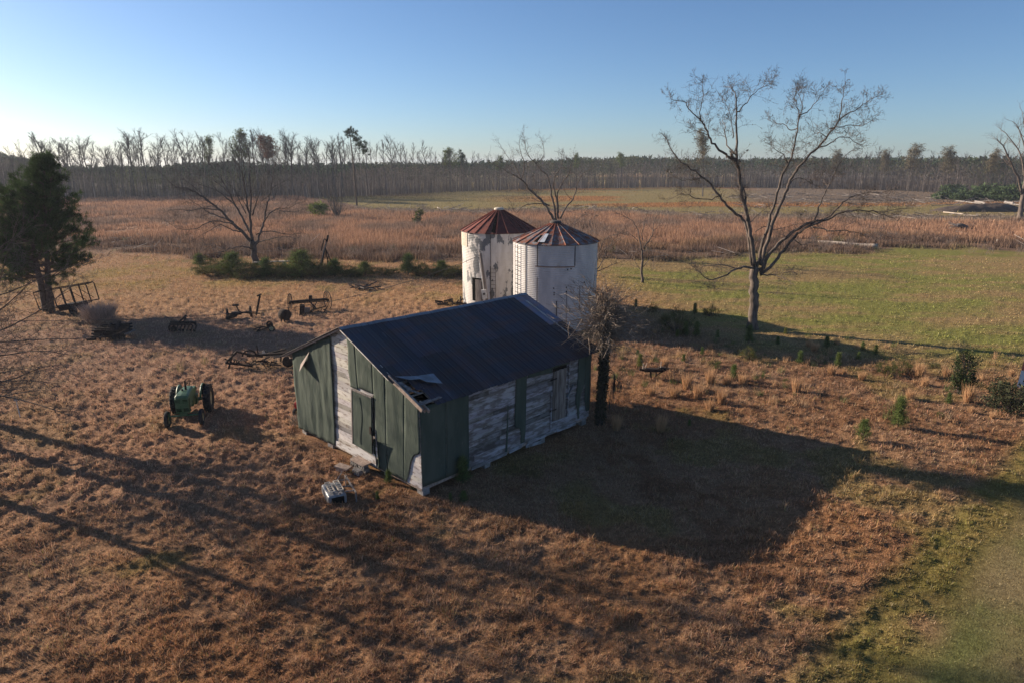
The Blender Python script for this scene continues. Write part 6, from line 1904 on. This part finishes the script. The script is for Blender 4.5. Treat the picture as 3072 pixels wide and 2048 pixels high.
# leaning iron frame (stacker)
t = rust_thing('hay_stacker', 'tall leaning iron frame on splayed legs standing in the pine row', (-20.7, 73.8, 0))
m = MB(); m.beam((-.78, 0, .1), (.42, 0, 3.95), .16, .10); m.beam((.28, 0, 3.3), (.45, 0, 4.0), .28, .12); m.build('boom', M_RUST, t)
m = MB(); m.beam((-.66, -.12, .6), (.30, -.12, 3.5), .07, .06); m.build('pale_rail', M_LOGG, t)
m = MB(); m.tube([(.2, 0, 3.45), (.05, 0, 3.62), (-.05, 0, 3.5), (-.42, 0, 2.3)], .05, 6); m.build('hook_rail', M_RUST, t)
for q in (((.02, 0, 2.7), (.92, 0, .1)), ((.02, 0, 2.7), (.06, .5, 1.2)), ((.02, 0, 2.6), (-.75, .6, .1)), ((.06, .5, 1.2), (.5, .3, .4)), ((.06, .5, 1.2), (-.1, .8, .1))):
    m = MB(); m.beam(*q, .07, .07); m.build('leg', M_RUST, t)
MBT.K = 1.0
# plank by the bare tree
g = G(818, 796)
t = empty('old_plank', (g[0], g[1], .3), .06); tag(t, 'long grey plank lying across low supports beside the wide bare tree', 'plank')
m = MB(); m.box((0, 0, .12), (4.2, .7, .10), (0, -.02, 0)); m.build('board', M_LOGG, t)
m = MB(); m.box((-1.4, 0, -.1), (.3, .5, .4)); m.box((1.4, 0, -.1), (.3, .5, .4)); m.build('support', M_CONC, t)
# little implement on the right
t = rust_thing('iron_planter', 'small dark implement with pale upright handles in the grass right of the twig mop', (7.9, 35.7, 0))
m = MB(); m.box((.05, 0, .46), (1.05, .3, .18)); m.box((.55, .1, .52), (.4, .3, .16)); m.beam((-.75, 0, .5), (-.4, 0, .42), .12, .12); m.build('hopper', M_RUST, t)
m = MB(); m.beam((-.12, 0, .4), (-.08, 0, .0), .09, .09); m.beam((.2, 0, .4), (.2, 0, .05), .06, .06); m.beam((.6, 0, .4), (.2, 0, .12), .04, .04); m.beam((.2, .1, .12), (.75, .1, .38), .03, .03); m.build('leg', M_RUST, t)
m = MB(); m.beam((-.56, 0, .38), (-.53, 0, .82), .06, .05); m.beam((-.48, 0, .4), (-.34, 0, .86), .03, .03); m.beam((.44, 0, .5), (.46, 0, .95), .04, .04); m.build('handle', M_LOG, t)
# stake, sheet
t = empty('white_stake', (-23.42, 29.7, 0)); tag(t, 'thin white stake standing in the grass behind twigs at the left edge', 'stake')
m = MB(); m.tube([(0, 0, -.1), (-.04, 0, .95)], .022, 6); m.build('post', M_BOXW, t); m = MB(); m.box((-.04, 0, .86), (.16, .02, .12), (0, .1, 0)); m.build('tag', M_SKYL, t)
t = empty('leaning_sheet', (27.25, 33.75, 0), .15); tag(t, 'leaning metal sheet with a rust red top, cut by the right edge of the photo', 'metal sheet')
m = MB(); m.grid(lambda u, v: (-.33 + .22 * v + 1.5 * u, .12 * v + .015 * math.sin(u * 60), .08 + .92 * v), 40, 2)
o = m.build('grey_sheet', M_SKYL, t, True)
m = MB(); m.grid(lambda u, v: (-.11 + .13 * v + 1.5 * u, .12 + .1 * v + .015 * math.sin(u * 60), 1.0 + .5 * v), 40, 2)
m.build('red_sheet', mat('rust_red_sheet', (.45, .12, .07), (.36, .10, .07), 4, .7), t, True)
m = MB(); m.beam((-.55, -.1, 0), (-.5, 0, .5), .04, .04); m.beam((-.9, .1, .1), (-.2, .0, .14), .05, .05); m.build('frame', M_RUST, t)
# ------------------------------------------------------------------ air
hm = bpy.data.materials.new('haze'); hm.use_nodes = True
hn = hm.node_tree; hn.nodes.remove(hn.nodes['Principled BSDF'])
pv = hn.nodes.new('ShaderNodeVolumePrincipled')
pv.inputs['Color'].default_value = (.80, .88, 1.0, 1)
pv.inputs['Density'].default_value = 0.0002
pv.inputs['Anisotropy'].default_value = 0.2
hn.links.new(pv.outputs[0], hn.nodes['Material Output'].inputs['Volume'])
m = MB(); m.box((0, 0, 12.6), (5400, 5400, 27.6))
o = m.build('haze', hm); tag(o, None, None, None, 'stuff')
SC.cycles.volume_bounces = 0
